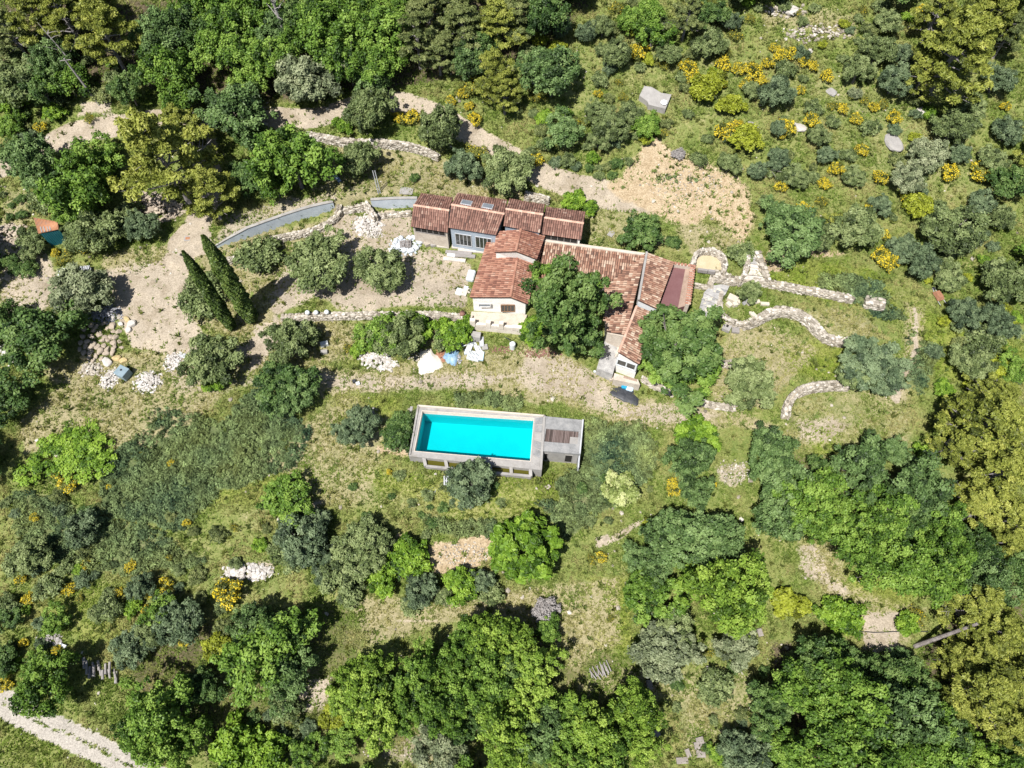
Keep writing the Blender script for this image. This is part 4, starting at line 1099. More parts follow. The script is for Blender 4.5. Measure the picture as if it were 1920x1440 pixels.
# ------------------------------------------------------------------ annex: four tiled sections in a row
annex = empty('annex_building', P(930, 420, 3.3), 'long narrow annex building with four stepped terracotta roofs and two skylights', 'house')
SECT = [  # N eave l r, ridge l r, S eave l r, eave z, ridge z, wall
 ((789, 364), (849, 372), (775.5, 385), (842, 395), (770, 424.5), (840, 436), 5.35, 6.2, 'beige'),
 ((857, 363), (951, 376.5), (846, 384), (945.5, 401.5), (841, 426.5), (930.5, 440.5), 5.85, 6.75, 'grey_render'),
 ((954.6, 374), (1022, 385), (948, 392), (1018, 402.5), (944, 423), (1013, 436), 5.95, 6.8, 'grey_render'),
 ((1023, 389), (1098, 399), (1019, 408), (1094, 419), (1013.5, 438), (1090, 449), 5.35, 6.2, 'plaster')]
for nl, nr, rl, rr, sl_, sr, ez, rz, wm in SECT:
    Nl, Nr, Rl, Rr, Sl, Sr = P(*nl, ez), P(*nr, ez), P(*rl, rz), P(*rr, rz), P(*sl_, ez), P(*sr, ez)
    mb = MB(); E = gable_block(mb, Sl, Sr, Rl, Rr, Nl, Nr, 2.4)
    fix_normals(mb.build('wall', M[wm], annex))
    db = MB(); deck(db, Rl, Rr, Sr, Sl); deck(db, Rr, Rl, Nl, Nr); rf = db.build('roof', M['tile_deck'], annex)
    tiles(annex, Rl, Rr, Sr, Sl, M['tile']); tiles(annex, Rr, Rl, Nl, Nr, M['tile'])
    ridge(annex, Rl, Rr, M['mortar'])
    HOLES.append([(p.x, p.y) for p in (Sl, Sr, Nr, Nl)])
    s0, s1 = E[0][1], E[1][1]
    if wm == 'grey_render' and rz < 6.78:
        opening(annex, s0, s1, .10, .44, 3.35, 4.9, 4, 1, 'metal', name='glazed_door', bar=.07)
        opening(annex, s0, s1, .55, .89, 3.35, 4.9, 4, 1, 'metal', name='glazed_door', bar=.07)
        # two skylights in the north slope
        for a in ((863.5, 378), (903, 384.5)):
            pass
        for u in (.26, .665):
            mid = Rl.lerp(Rr, u).lerp(Nl.lerp(Nr, u), .30); ax = (Rr - Rl).normalized(); dn = (Nl - Rl).normalized(); n = ax.cross(dn).normalized(); n = n if n.z > 0 else -n
            for hw, hh, z, nm, mt in ((.52, .44, .14, 'skylight', 'metal'), (.45, .37, .155, 'pane', 'skylight')):
                q = [mid + ax * sx * hw + dn * sy * hh + n * k for k in (0 if nm == 'skylight' else z - .03, z) for sx, sy in ((-1, -1), (1, -1), (1, 1), (-1, 1))]
                m2 = MB(); m2.add(q, [(3, 2, 1, 0), (4, 5, 6, 7), (0, 1, 5, 4), (1, 2, 6, 5), (2, 3, 7, 6), (3, 0, 4, 7)])
                if nm == 'skylight': sk = fix_normals(m2.build(nm, M[mt], annex))
                else: fix_normals(m2.build(nm, M[mt], sk))
    elif wm in ('beige', 'plaster'):
        z0_ = 4.55 if wm == 'beige' else 4.5
        opening(annex, s0, s1, .07, .93, z0_, ez - .2, 5, 1, 'wood_grey', 'dark', name='opening', bar=.06)  # dark sheet paints the shade of the open gallery

# ------------------------------------------------------------------ main house
house = empty('main_house', P(935, 540, 2.0), 'white gabled stone house with weathered orange tile roof and raised middle roof', 'house')
WN, WS = P(916.5, 445, 4.25), P(881.7, 557.7, 4.25)
RN, RS = P(979, 436, 4.9), P(957, 557.7, 4.85)
EN, ES = P(1019, 452, 3.95), P(988.5, 570, 3.85)
mb = MB(); gable_block(mb, WS, WN, RS, RN, ES, EN, .5, .2); mw = fix_normals(mb.build('wall', M['plaster'], house))
db = MB(); deck(db, RN, RS, WS, WN); deck(db, RS, RN, EN, ES); db.build('roof', M['tile_deck'], house)
tiles(house, RN, RS, WS, WN, M['tile_orange']); tiles(house, RS, RN, EN, ES, M['tile_orange'])
ridge(house, RS, P(970, 484, 4.87), M['tile_orange'])
HOLES.append([(p.x, p.y) for p in (WS, ES, EN, WN)])
uWN, uWS = P(932, 434, 5.5), P(927.5, 473, 5.5); uRN, uRS = P(976.5, 430.6, 6.2), P(967, 471.5, 6.2); uEN, uES = P(1020.5, 442, 4.95), P(1005, 486, 4.85)
mb = MB(); gable_block(mb, uWS, uWN, uRS, uRN, uES, uEN, 3.5, .12, .1); fix_normals(mb.build('upper_wall', M['plaster'], house))
db = MB(); deck(db, uRN, uRS, uWS, uWN, .1); deck(db, uRS, uRN, uEN, uES, .1); db.build('upper_roof', M['tile_deck'], house)
tiles(house, uRN, uRS, uWS, uWN, M['tile_orange']); tiles(house, uRS, uRN, uEN, uES, M['tile_orange']); ridge(house, uRS, uRN, M['tile_orange'])
ga, gb = uWS + Vector((.15, .07, 0)), uES + Vector((-.1, .07, 0))
opening(house, ga, gb, .44, .60, 5.25, 5.55, 1, 1, 'plaster', 'dark', name='vent', bar=.04, proud=.03)
s0 = WS + Vector((.2, .12, 0)); s1 = ES + Vector((-.2, .12, 0))
s0 = WS + Vector((.2, .1, 0)); s1 = ES + Vector((-.2, .14, 0)); s0.y = s1.y = min(s0.y, s1.y, RS.y + .1)
opening(house, mw.location + Vector((0, 0, 0)) + s0, s1, .12, .33, 3.25, 3.7, 1, 1, 'plaster', 'skylight', name='window', bar=.05, proud=.06)
opening(house, s0, s1, .55, .79, 2.5, 3.5, 4, 1, 'wood_brown', 'glass', name='window', bar=.07, proud=.06)
# front terrace on its masonry base
TZ = 2.05
tq = [P(884, 584, TZ), P(988, 590, TZ), P(981, 620, TZ), P(879, 611, TZ)]
mb = MB(); mb.prism([(p.x, p.y) for p in tq], -.6, TZ - .06); mb.build('terrace_wall', M['beige_light'], house)
mb = MB(); mb.prism([(p.x, p.y) for p in tq], TZ - .058, TZ); mb.build('terrace', M['terrace'], house)
HOLES.append([(p.x, p.y) for p in tq])
def parapet(parent, a, b, w, z0, z1, gaps, mat, nm='parapet'):
    """a parapet wall of solid stretches u0..u1"""
    for u0, u1, zz in gaps:
        mb = MB(); p, q = a.lerp(b, u0), a.lerp(b, u1); mb.wall([p[:2], q[:2]], w, [z0] * 2, [zz] * 2); mb.build(nm, mat, parent)
fa, fb = tq[3] + Vector((.15, .12, 0)), tq[2] + Vector((-.15, .12, 0))
parapet(house, fa, fb, .36, TZ + .003, 2.8, [(0, .10, 2.95), (.31, .40, 2.9), (.56, .65, 2.9), (.82, 1, 2.5)], M['beige_light'], 'pier')
parapet(house, fa, fb, .26, TZ + .002, 2.3, [(.10, .31, 2.4), (.40, .56, 2.4), (.65, .82, 2.4)], M['beige_light'], 'parapet')
parapet(house, tq[0] + Vector((.12, -.3, 0)), tq[3] + Vector((.12, .35, 0)), .22, TZ + .004, 2.4, [(.35, .92, 2.42)], M['beige'], 'side_parapet')
mb = MB(); mb.prism([(p.x, p.y) for p in (P(885, 621, 1.9), P(902, 623, 1.9), P(900, 634, 1.9), P(883, 632, 1.9))], 0, 1.95); mb.build('barbecue', M['concrete'], house)

# ------------------------------------------------------------------ east wing round the big tree
wing = empty('east_wing', P(1200, 560, 1.8), 'sprawling east wing with pale lichened tile roofs and a maroon roof terrace', 'house')
# north range: one slope falling south
a0, a1 = P(1022, 452, 4.3), P(1208.6, 478, 4.3); v1 = P(1131, 541, 3.2); a3 = P(1000, 548, 3.2)
def slope_rect(A, B, low, k=1.0, ext=0.0):
    """rectangle below the edge A-B in the plane through low"""
    e = (B - A).normalized(); dn = ((low - A) - e * (low - A).dot(e)) * k; A = A - e * ext; B = B + e * ext; return A, B, B + dn, A + dn
def on_plane(A, B, low, p):
    n = (B - A).cross(low - A); return Vector((p.x, p.y, A.z - (n.x * (p.x - A.x) + n.y * (p.y - A.y)) / n.z))
a3 = on_plane(a0, a1, v1, a3)
mb = MB(); deck(mb, a0, a1, v1, a3); mb.build('roof', M['tile_deck'], wing)
A_, B_, C_, D_ = slope_rect(a0, a1, v1)
tiles(wing, A_, B_, C_, D_, M['tile_old'], clip=xy2([a0, a1, v1, a3]))
wq = [a3.lerp(a0, .06), v1.lerp(a1, .05), a1.lerp(v1, .04), a0.lerp(a3, .04)]
mb = MB(); mb.prism(xy2(wq), .6, [on_plane(a0, a1, v1, p).z - .3 for p in wq]); fix_normals(mb.build('wall', M['plaster'], wing))
mb = MB(); mb.wall([tuple(a0[:2]), tuple(a1[:2])], .3, [3.9, 3.9], [4.44, 4.44]); mb.build('roof_kerb', M['cream'], wing)
# south range: west slope from its ridge, and east slopes
r0, r1, r2 = P(1211, 474, 4.7), P(1193, 572, 4.6), P(1160, 662, 4.3)
w1 = P(1135, 627, 3.1); rs_mid = P(1174, 628, 4.45)
w1 = on_plane(r0, rs_mid, v1, w1); v1w = v1
mb = MB(); deck(mb, r0, rs_mid, w1, v1w); mb.build('roof', M['tile_deck'], wing); tiles(wing, *slope_rect(r0, rs_mid, v1, 1.15), M['tile_old'], clip=xy2([r0, rs_mid, w1, v1]))
wq = [w1.lerp(rs_mid, .08), rs_mid, r0, v1w.lerp(r0, .08)]
mb = MB(); mb.prism(xy2(wq), .4, [on_plane(r0, rs_mid, v1, p).z - .3 for p in wq]); fix_normals(mb.build('wall', M['beige'], wing))
ue0, ue1 = P(1263, 491, 4.55), P(1231, 579, 4.55); ur0, ur1 = P(1212.5, 473.5, 5.2), P(1197, 563, 5.2)
mb = MB(); deck(mb, ur0, ur1, ue1, ue0, .12); mb.build('upper_roof', M['tile_deck'], wing); tiles(wing, ur0, ur1, ue1, ue0, M['tile_old'])
mb = MB(); mb.prism([(p.x, p.y) for p in (ur1, ue1, ue0, ur0)], 1.0, [5.05, 4.4, 4.4, 5.05]); fix_normals(mb.build('upper_wall', M['enamel'], wing))
mb = MB(); mb.wall([tuple(ur0[:2]), tuple(ur1[:2])], .2, [4.6, 4.6], [5.35, 5.35]); mb.build('ridge_flashing', M['concrete'], wing)
le0, le1 = P(1230, 588, 3.85), P(1197, 683, 3.6); lr0, lr1 = P(1194, 574, 4.6), P(1160, 661, 4.35)
mb = MB(); deck(mb, lr0, lr1, le1, le0, .12); mb.build('lower_roof', M['tile_deck'], wing); tiles(wing, lr0, lr1, le1, le0, M['tile_old'])
mb = MB(); mb.prism([(p.x, p.y) for p in (lr1.lerp(lr0, .04), le1.lerp(le0, .04), le0, lr0)], .3, [4.2, 3.45, 3.7, 4.45]); fix_normals(mb.build('lower_wall', M['plaster'], wing))
ridge(wing, lr0, lr1, M['mortar'])
g0, g1 = Vector((lr1.x - .06, lr1.y + .02, 0)), Vector((le1.x - .05, le1.y + .04, 0))
opening(wing, g0 + Vector((0, -.02, 0)), g1 + Vector((0, -.02, 0)), .10, .92, 2.45, 3.35, 2, 1, 'enamel', 'glass', name='window', bar=.14, proud=.08)
# front planter and steps under the south gable
q = [P(1152, 700, 1.6), P(1196, 712, 1.6), P(1200, 722, 1.6), P(1150, 712, 1.6)]
mb = MB(); mb.prism([(p.x, p.y) for p in q], -.4, 1.65); mb.build('planter', M['beige'], wing)
q = [P(1170, 704, 1.7), P(1194, 711, 1.7), P(1194, 715, 1.7), P(1169, 708, 1.7)]
mb = MB(); mb.prism([(p.x, p.y) for p in q], 1.655, 1.70); mb.build('planter_soil', M['soil'], wing)
# west terrace slab
q = [P(1137, 629, 1.9), P(1166, 632, 1.9), P(1158, 668, 1.9), P(1149, 702, 1.9), P(1119, 690, 1.9)]
mb = MB(); mb.prism([(p.x, p.y) for p in q], -.3, 1.9); mb.build('terrace', M['flagstone'], wing); HOLES.append([(p.x, p.y) for p in q])
q = [P(1164, 628, 1.95), P(1175, 629, 1.95), P(1160, 662, 1.95), P(1152, 672, 1.95)]
mb = MB(); mb.prism([(p.x, p.y) for p in q], .2, 2.0); mb.build('terrace_edge', M['beige'], wing)
# maroon roof terrace with tile-capped parapets
mz = 3.7
m0, m1, m2, m3 = P(1262, 497, mz), P(1300, 502, mz), P(1291, 572, mz), P(1232, 590, mz)
mb = MB(); mb.prism([(p.x, p.y) for p in (m0, m1, m2, m3)], .8, mz); mb.build('roof_terrace', M['maroon'], wing)
q = [m0.lerp(m1, .62), m1, m2, m3.lerp(m2, .66)]
mb = MB(); mb.prism([(p.x, p.y) for p in q], mz + .004, mz + .05); mb.build('worn_strip', M['soil'], wing)
for A_, B_, nm in ((P(1299, 496, 4.15), P(1289, 571, 4.15), 'side'), (P(1263, 494, 4.15), P(1301, 500, 4.15), 'back')):
    mb = MB(); mb.wall([A_[:2], B_[:2]], .34 if nm == 'side' else .2, [1.0, 1.0], [4.12, 4.12]); mb.build('parapet', M['beige'], wing)
    d = (B_ - A_); d.z = 0; s = Vector((-d.y, d.x, 0)).normalized() * (.24 if nm == 'side' else .14)
    tiles(wing, A_ - s, B_ - s, B_ + s, A_ + s, M['tile_orange'], .3, .3, 'coping_tiles', .12, .05)
HOLES.append([(p.x, p.y) for p in (a3, v1, w1, P(1160, 700, 1), le1, m2, m1, P(1211, 470, 5), a0)])

# ------------------------------------------------------------------ pool
pool = empty('swimming_pool', Vector((_pc.x, _pc.y, 0)), 'rectangular turquoise swimming pool with weathered concrete coping', 'swimming pool')
IN = [P(791, 769.5, POOL_Z), P(1002, 783.5, POOL_Z), P(995, 865.5, POOL_Z), P(776, 846.5, POOL_Z)]
OUT = pool_xy
WZ = .22
xy = lambda L: [(p.x, p.y) for p in L]
names = ['coping'] * 4
for i in range(4):
    j = (i + 1) % 4
    q = [OUT[i], OUT[j], IN[j], IN[i]]
    mb = MB(); mb.prism(xy(q), -1.9, POOL_Z); mb.build('coping', M['concrete'], pool)
# cream inner lip and liner walls, a touch inside the copings
def inset(Q, f):
    c = sum(Q, Vector()) / 4
    out = []
    for i, p in enumerate(Q):
        a = (Q[(i + 1) % 4] - p).normalized(); b = (Q[(i - 1) % 4] - p).normalized(); out.append(p + (a + b) * f)
    return out
I2 = inset(IN, .06)
for i in range(4):
    j = (i + 1) % 4; q = [IN[i], IN[j], I2[j], I2[i]]
    mb = MB(); mb.prism(xy(q), WZ + .03, POOL_Z + .012); mb.build('inner_lip', M['cream'], pool)
    mb = MB(); mb.prism(xy(q), -1.6, WZ + .028); mb.build('liner_wall', M['pool_plaster'], pool)
mb = MB(); mb.prism(xy(OUT), -2.1, -1.55)
mb.build('pool_floor', M['pool_plaster'], pool)
wt = NT('pool_water'); tr = wt.n.new('ShaderNodeBsdfTransparent'); gl = wt.n.new('ShaderNodeBsdfGlossy'); mx = wt.n.new('ShaderNodeMixShader'); fr = wt.n.new('ShaderNodeFresnel')
tr.inputs[0].default_value = (.05, .85, .88, 1); gl.inputs['Roughness'].default_value = .04; fr.inputs[0].default_value = 1.33
bn = wt.n.new('ShaderNodeBump'); bn.inputs['Strength'].default_value = .12; bn.inputs['Distance'].default_value = .02; wt.l.new(wt.noise(2.5, 3), bn.inputs['Height']); wt.l.new(bn.outputs[0], gl.inputs['Normal'])
wt.l.new(fr.outputs[0], mx.inputs[0]); wt.l.new(tr.outputs[0], mx.inputs[1]); wt.l.new(gl.outputs[0], mx.inputs[2]); wt.l.new(mx.outputs[0], wt.out.inputs[0]); wt.n.remove(wt.b)
n = 1
mb = MB(); mb.add([Vector((p.x, p.y, WZ)) for p in inset(IN, .058)], [(3, 2, 1, 0)]); fix_normals(mb.build('water', wt.m, pool))
# slabs laid on the east and north copings, pieces one can tell apart
for k in range(6):
    u0, u1 = k / 6 + .012, (k + 1) / 6 - .012
    a, b = IN[1].lerp(IN[2], u0), IN[1].lerp(IN[2], u1); c, d = OUT[1].lerp(OUT[2], u0), OUT[1].lerp(OUT[2], u1)
    q = [a.lerp(c, .12), a.lerp(c, .78), b.lerp(d, .78), b.lerp(d, .12)]
    mb = MB(); mb.prism(xy(q), POOL_Z + .003, POOL_Z + .03 + .008 * (k % 3)); mb.build('slab', M['concrete_dark' if k % 3 != 2 else 'concrete'], pool)
for (A_, B_, w_) in ((OUT[0].lerp(IN[0], .22), OUT[1].lerp(IN[1], .1), .16), (OUT[0].lerp(IN[0], .25), OUT[3].lerp(IN[3], .2), .14), (OUT[1].lerp(IN[1], .09), OUT[2].lerp(IN[2], .09), .2)):
    mb = MB(); mb.wall([A_[:2], B_[:2]], w_, [POOL_Z + .002] * 2, [POOL_Z + .12] * 2); mb.build('rim', M['cream' if w_ > .15 and w_ < .17 else 'concrete'], pool)
# overflow trough with buttresses
tz = .3
T0, T1, T2, T3 = P(796, 859, tz), P(995, 880, tz), P(995.5, 893, tz), P(799, 874, tz)
S2 = (OUT[2] - OUT[3]).normalized()
mb = MB(); mb.prism(xy([T0, T1, T2, T3]), tz - .8, tz - .06); mb.build('trough_water', M['algae'], pool)
mb = MB(); mb.wall([T3[:2], T2[:2]], .22, [-1.9] * 2, [tz + .06] * 2); mb.build('trough_wall', M['concrete'], pool)
for u in (-.005, .20, .41, .62, .815, .997):
    a, b = T0.lerp(T1, u), T3.lerp(T2, u)
    mb = MB(); mb.wall([a[:2], b[:2]], .28, [-1.9] * 2, [tz + .4, tz + .1]); mb.build('buttress', M['concrete'], pool)
HOLES.append(xy([T0, T1, T2, T3]))

# ------------------------------------------------------------------ pump house beside the pool
PH = [P(1023.5, 780.5, .78), P(1093, 787.5, .78), P(1087, 851.5, .78), P(1017.5, 845.5, .78)]
pump = empty('pump_house', Vector((sum(p.x for p in PH) / 4, sum(p.y for p in PH) / 4, -.3)), 'low concrete pump house with a sunken dark wooden deck in its roof', 'pump house')
mb = MB(); mb.prism(xy([PH[0].lerp(PH[1], .02), PH[1].lerp(PH[0], .03), PH[2].lerp(PH[3], .03), PH[3].lerp(PH[2], .02)]), -2.2, .55); mb.build('wall', M['concrete'], pump)
DK = [P(1024, 804, .7), P(1085, 809.5, .7), P(1082.5, 833.5, .7), P(1020.5, 828.5, .7)]
for q in ([PH[0], PH[1], DK[1], DK[0]], [PH[1], PH[2], DK[2], DK[1]], [PH[2], PH[3], DK[3], DK[2]], [PH[3], PH[0], DK[0], DK[3]]):
    mb = MB(); mb.prism(xy(q), .552, .78); mb.build('slab', M['concrete_dark'], pump)
mb = MB(); rb = random.Random(3)
for i in range(22):
    u0, u1 = i / 22 + .004, (i + 1) / 22 - .004
    q = [DK[0].lerp(DK[1], u0), DK[0].lerp(DK[1], u1), DK[3].lerp(DK[2], u1), DK[3].lerp(DK[2], u0)]
    mb.cur = rb.random(); mb.prism(xy(q), .553, .64 + rb.uniform(-.012, .012))
part(mb.build('deck_boards', M['wood_dark'], pump), 'stuff')
q = [DK[1].lerp(DK[0], .24), DK[1], DK[2], DK[2].lerp(DK[3], .24)]
q = [q[3].lerp(q[0], .52), q[2].lerp(q[1], .52), q[2], q[3]]
mb = MB(); mb.prism(xy(q), .66, .775); mb.build('hatch', M['concrete'], pump)
e0, e1 = PH[1] + Vector((.12, .1, 0)), P(1085.5, 872, .2)
mb = MB(); mb.wall([PH[1][:2], PH[2][:2]], .12, [-1.6] * 2, [.95, .95]); mb.build('side_rail', M['metal'], pump)
mb = MB(); mb.wall([(PH[2] + Vector((-.02, -.06, 0)))[:2], e1[:2]], .12, [-1.8] * 2, [.6, -.4]); mb.build('side_rail', M['metal'], pump)
s0, s1 = PH[3].lerp(PH[2], .04), PH[2].lerp(PH[3], .04)
opening(pump, s0, s1, .02, .11, -1.2, .3, 1, 1, 'concrete', 'dark', name='niche', bar=.05, proud=.03)
opening(pump, s0, s1, .64, .84, -1.2, .3, 1, 1, 'concrete', 'dark', name='niche', bar=.05, proud=.03)
HOLES.append(xy(PH))

# ------------------------------------------------------------------ retaining walls
def ret_wall(line, height, label, th=.22, taper=False):
    W = [Vector((*p, 0)) for p in line]; R = [W[0]]
    for a, b in zip(W, W[1:]):
        m = max(1, int((b - a).length / .8)); R += [a.lerp(b, (i + 1) / m) for i in range(m)]
    for _ in range(3): R = [R[0]] + [(R[i - 1] + R[i] * 2 + R[i + 1]) / 4 for i in range(1, len(R) - 1)] + [R[-1]]
    low = [min(Tf(p.x, p.y - .5), float(base_T(np.array([p.x]), np.array([p.y]))[0])) for p in R]
    full = height; hts = [full * min(1, .25 + .75 * i / (len(R) * .28)) if taper else full for i in range(len(R))]
    o = MB().wall([p[:2] for p in R], th, [z - .5 for z in low], [z + h for z, h in zip(low, hts)]).build('retaining_wall', M['ret_wall'])
    tag(o, label, 'retaining wall')
    d = [(R[min(i + 1, len(R) - 1)] - R[max(i - 1, 0)]).normalized() for i in range(len(R))]
    c = MB().wall([p[:2] for p in R], th + .08, [z + h + .002 for z, h in zip(low, hts)], [z + h + .06 for z, h in zip(low, hts)]).build('coping', M['concrete'], o)
ret_wall(STEPS[0][0], 1.5, 'long curved blue-grey rendered retaining wall sweeping up from the driveway', taper=True)
ret_wall(STEPS[1][0], 1.4, 'short grey rendered retaining wall joining the annex at its west end')
stone_wall([(636, 383), (640, 392), (634, 404), (620, 415), (600, 426), (570, 434), (534, 441), (500, 449)], .55, .55, 'low curved stone kerb wall below the grey curved retaining wall')
stone_wall([(456, 478), (436, 484), (417, 489)], .5, .5, 'short pale stone kerb between the taller cypress and the olive')
stone_wall([(684, 378), (692, 391), (703, 405)], .45, 1.0, 'short sloping stone wing wall at the end of the short grey retaining wall')
stone_wall([(703, 405), (730, 401), (770, 398)], .5, .3, 'low pale stone kerb leading to the annex west end')
stone_wall([(640, 392), (660, 386), (684, 381)], .5, .3, 'flat stone threshold between the two grey retaining walls')
stone_wall([(527, 593), (578, 590), (647, 588), (718, 587), (760, 590), (800, 586), (840, 589), (876, 594)], .55, .65, 'long low grey stone wall edging the courtyard west of the house')
stone_wall([(574, 249), (600, 252), (640, 262), (700, 263), (740, 265), (780, 272), (800, 279), (822, 291)], .42, .8, 'long curved stone wall below the upper dirt track')
stone_wall([(984, 362), (1000, 364), (1030, 372)], .6, .7, 'short rough stone wall between the annex and the dirt track')
stone_wall([(a, b - 6) for a, b in SERP_PX], .72, .8, 'serpentine white dry stone wall snaking across the lawn', 'wall')
stone_wall([(1476, 779), (1478, 752), (1486, 738), (1502, 726), (1530, 720), (1570, 718), (1593, 720)], .6, .8, 'arc-shaped white dry stone wall curving towards the big grey-green olive')
stone_wall([(1372, 521), (1420, 525), (1470, 532), (1500, 539), (1560, 549), (1602, 557)], .6, .75, 'long straight white dry stone wall running east from the stone stair')
stone_wall([(1624, 561), (1660, 568)], .95, .9, 'short white stone wall stub past a gap in the long straight wall', sz=.2)
stone_wall([(1342, 679), (1380, 680), (1412, 682)], .6, .6, 'short stone wall emerging right of the tree beside the east wing')
stone_wall([(1283, 745), (1310, 752), (1340, 759), (1380, 764)], .55, .4, 'low pale stone edging below the tree beside the east wing')
stone_wall([(1353, 546), (1349, 575), (1351, 591), (1364, 600), (1395, 606)], .34, .4, 'narrow stone kerb curling round the flagstone steps')
stone_wall([(1205, 708), (1225, 722), (1258, 733)], .5, .5, 'rough stone edging running from the planter under the oak')
stone_wall([(1304, 533), (1320, 535), (1338, 540)], .4, .35, 'narrow stone edging between lawn patch and flagstone steps')
# round stone basin
bz = float(T(np.array([G(1333, 490).x]), np.array([G(1333, 490).y]))[0])
ring = [(1300, 496), (1299, 480), (1306, 468), (1318, 464.5), (1335, 465), (1352, 470), (1363, 480), (1364, 494), (1358, 508)]
basin = stone_wall([(a, b, bz + .95) for a, b in ring], .36, .8, 'round dry stone basin with sandy floor beside the roof terrace', 'stone basin', 'stone_basin')
mb = MB(); fl = [P(a, b, bz + .25) for a, b in [(1301, 500), (1302, 484), (1312, 472), (1335, 469), (1354, 476), (1361, 488), (1358, 505), (1330, 507)]]
mb.prism(xy(fl), bz - .3, bz + .25); mb.build('floor', M['ochre_floor'], basin)
tb = empty('timber_beam', P(1323, 506, bz + .3), 'grey timber beam lying along the mouth of the stone basin', 'beam')
for k, (a, b) in enumerate((((1309, 504), (1327, 506.5)), ((1328, 506.8), (1341, 508.5)))):
    mb = MB(); mb.wall([P(*a, bz + .5)[:2], P(*b, bz + .5)[:2]], .24, [bz + .1] * 2, [bz + .5 + .03 * k] * 2); mb.build('plank', M['wood_grey'], tb)
stone_wall([(1342, 512), (1360, 518), (1380, 524)], .9, .55, 'broad stone shoulder joining the basin to the stair')
stone_wall([(1338, 515), (1334, 524), (1332, 534)], .5, .45, 'stone kerb between lawn patch and shoulder wall')
# stone stair
st = empty('stone_stair', G(1415, 515), 'pale stone stair of broad treads between curved rubble cheeks', 'stair')
TR = [((1395, 523), (1432, 528)), ((1402, 516), (1430, 519)), ((1406, 509), (1428, 511)), ((1407, 501), (1427, 503)), ((1406, 493), (1425, 495)), ((1405, 485), (1423, 486)), ((1406, 477), (1420, 477))]
z0_ = Tf(*G(1413, 528)[:2]) + .25
for i in range(len(TR) - 1):
    zz = z0_ + .17 * i
    zz = max(zz, max(Tf(*G(*p_)[:2]) for p_ in TR[i] + TR[i + 1]) + .06)
    q = [P(*TR[i][0], zz), P(*TR[i][1], zz), P(TR[i + 1][1][0], TR[i + 1][1][1] - 1, zz), P(TR[i + 1][0][0], TR[i + 1][0][1] - 1, zz)]
    mb = MB(); mb.prism(xy(q), zz - .9, zz); part(mb.build('tread', M['pale_step' if i < 4 else 'flagstone'], st))
stone_wall([(1388, 524, z0_ + .5), (1397, 517, z0_ + .6), (1403, 505, z0_ + .8), (1404, 490, z0_ + 1.1), (1403, 478, z0_ + 1.3)], .4, .5, 'left rubble cheek of the pale stone stair')
stone_wall([(1441, 527, z0_ + .5), (1437, 515, z0_ + .6), (1432, 500, z0_ + .9), (1427, 482, z0_ + 1.2), (1420, 470, z0_ + 1.4)], .55, .5, 'right rubble cheek of the pale stone stair', sz=.2)
# flagstone steps beside the terrace
fs = empty('flagstone_steps', G(1325, 570), 'dark mottled flagstone steps descending beside the maroon roof terrace', 'steps')
FL = [[(1332, 536), (1352, 533), (1368, 536), (1360, 552), (1348, 562), (1320, 548)], [(1320, 550), (1347, 563), (1348, 571), (1317, 561)], [(1316, 562), (1347, 572), (1347, 579), (1313, 572)],
      [(1312.5, 573), (1346.5, 580), (1345, 588), (1311, 585)], [(1311, 586), (1344.5, 589), (1343, 598), (1313, 597)]]
z1_ = Tf(*G(1340, 548)[:2]) + .35
for i, q in enumerate(FL):
    fz_ = max(z1_ - .16 * i, max(Tf(*G(a, b)[:2]) for a, b in q) + .08)
    Q = [P(a, b, fz_) for a, b in q]
    mb = MB(); mb.prism(xy(Q), fz_ - .9, fz_); mb.build('flagstone', M['flagstone'], fs)
    # smaller paving pieces picked out on each step
    c = sum(Q, Vector()) / len(Q); r = random.Random(i)
    for k in range(7):
        a = r.uniform(0, 6.28); p = c + Vector((math.cos(a) * r.uniform(.1, .75), math.sin(a) * r.uniform(.02, .18), 0)); s = r.uniform(.14, .3)
        pl = [(p.x + math.cos(t + r.uniform(-.3, .3)) * s, p.y + math.sin(t + r.uniform(-.3, .3)) * s * .6) for t in [j * 1.2566 for j in range(5)]]
        mb = MB(); mb.prism(pl, p.z + .002, p.z + .02 + .006 * k); mb.build('paver', M['block' if k % 2 else 'concrete_dark'], fs)

# ------------------------------------------------------------------ small things
def B(name, px, py, size, mat, label, cat, rz=0., tilt=0., h=None, group=None, z=0., bevel=.01):
    g = G(px, py, (size[2] / 2 if h is None else h) + z)
    mb = MB(); gz = Tf(g.x, g.y)
    mb.box((g.x, g.y, gz + size[2] / 2 + z), size, rz, tilt)
    o = mb.build(name, M[mat], None, bevel); return tag(o, label, cat, group)

# shed in the trees
sz_ = Tf(*G(95, 447)[:2])
R4 = [P(63, 408, sz_ + 2.2), P(108, 416, sz_ + 2.3), P(110, 430, sz_ + 1.95), P(72, 438, sz_ + 1.85)]
shed = empty('shed', Vector((sum(p.x for p in R4) / 4, sum(p.y for p in R4) / 4, sz_)), 'small shed with rusted corrugated roof and teal boarded front', 'shed')
mb = MB(); deck(mb, R4[0], R4[1], R4[2], R4[3], .04); mb.build('roof', M['rust'], shed)
mb = MB()
for i in range(16):
    u = (i + .5) / 16; a, b = R4[0].lerp(R4[1], u), R4[3].lerp(R4[2], u); mb.tube([a + Vector((0, 0, .03)), b + Vector((0, 0, .03))], [.035, .035], 4)
part(mb.build('corrugation', M['rust'], shed), 'stuff')
for i, u in enumerate((.2, .34, .5, .62)):
    a, b = R4[0].lerp(R4[1], u).lerp(R4[3].lerp(R4[2], u), .62), R4[3].lerp(R4[2], u)
    mb = MB(); mb.wall([a[:2], b[:2]], .1, [min(a.z, b.z)] * 2, [a.z + .1, b.z + .1]); mb.build('lath', M['wood_grey'], shed)
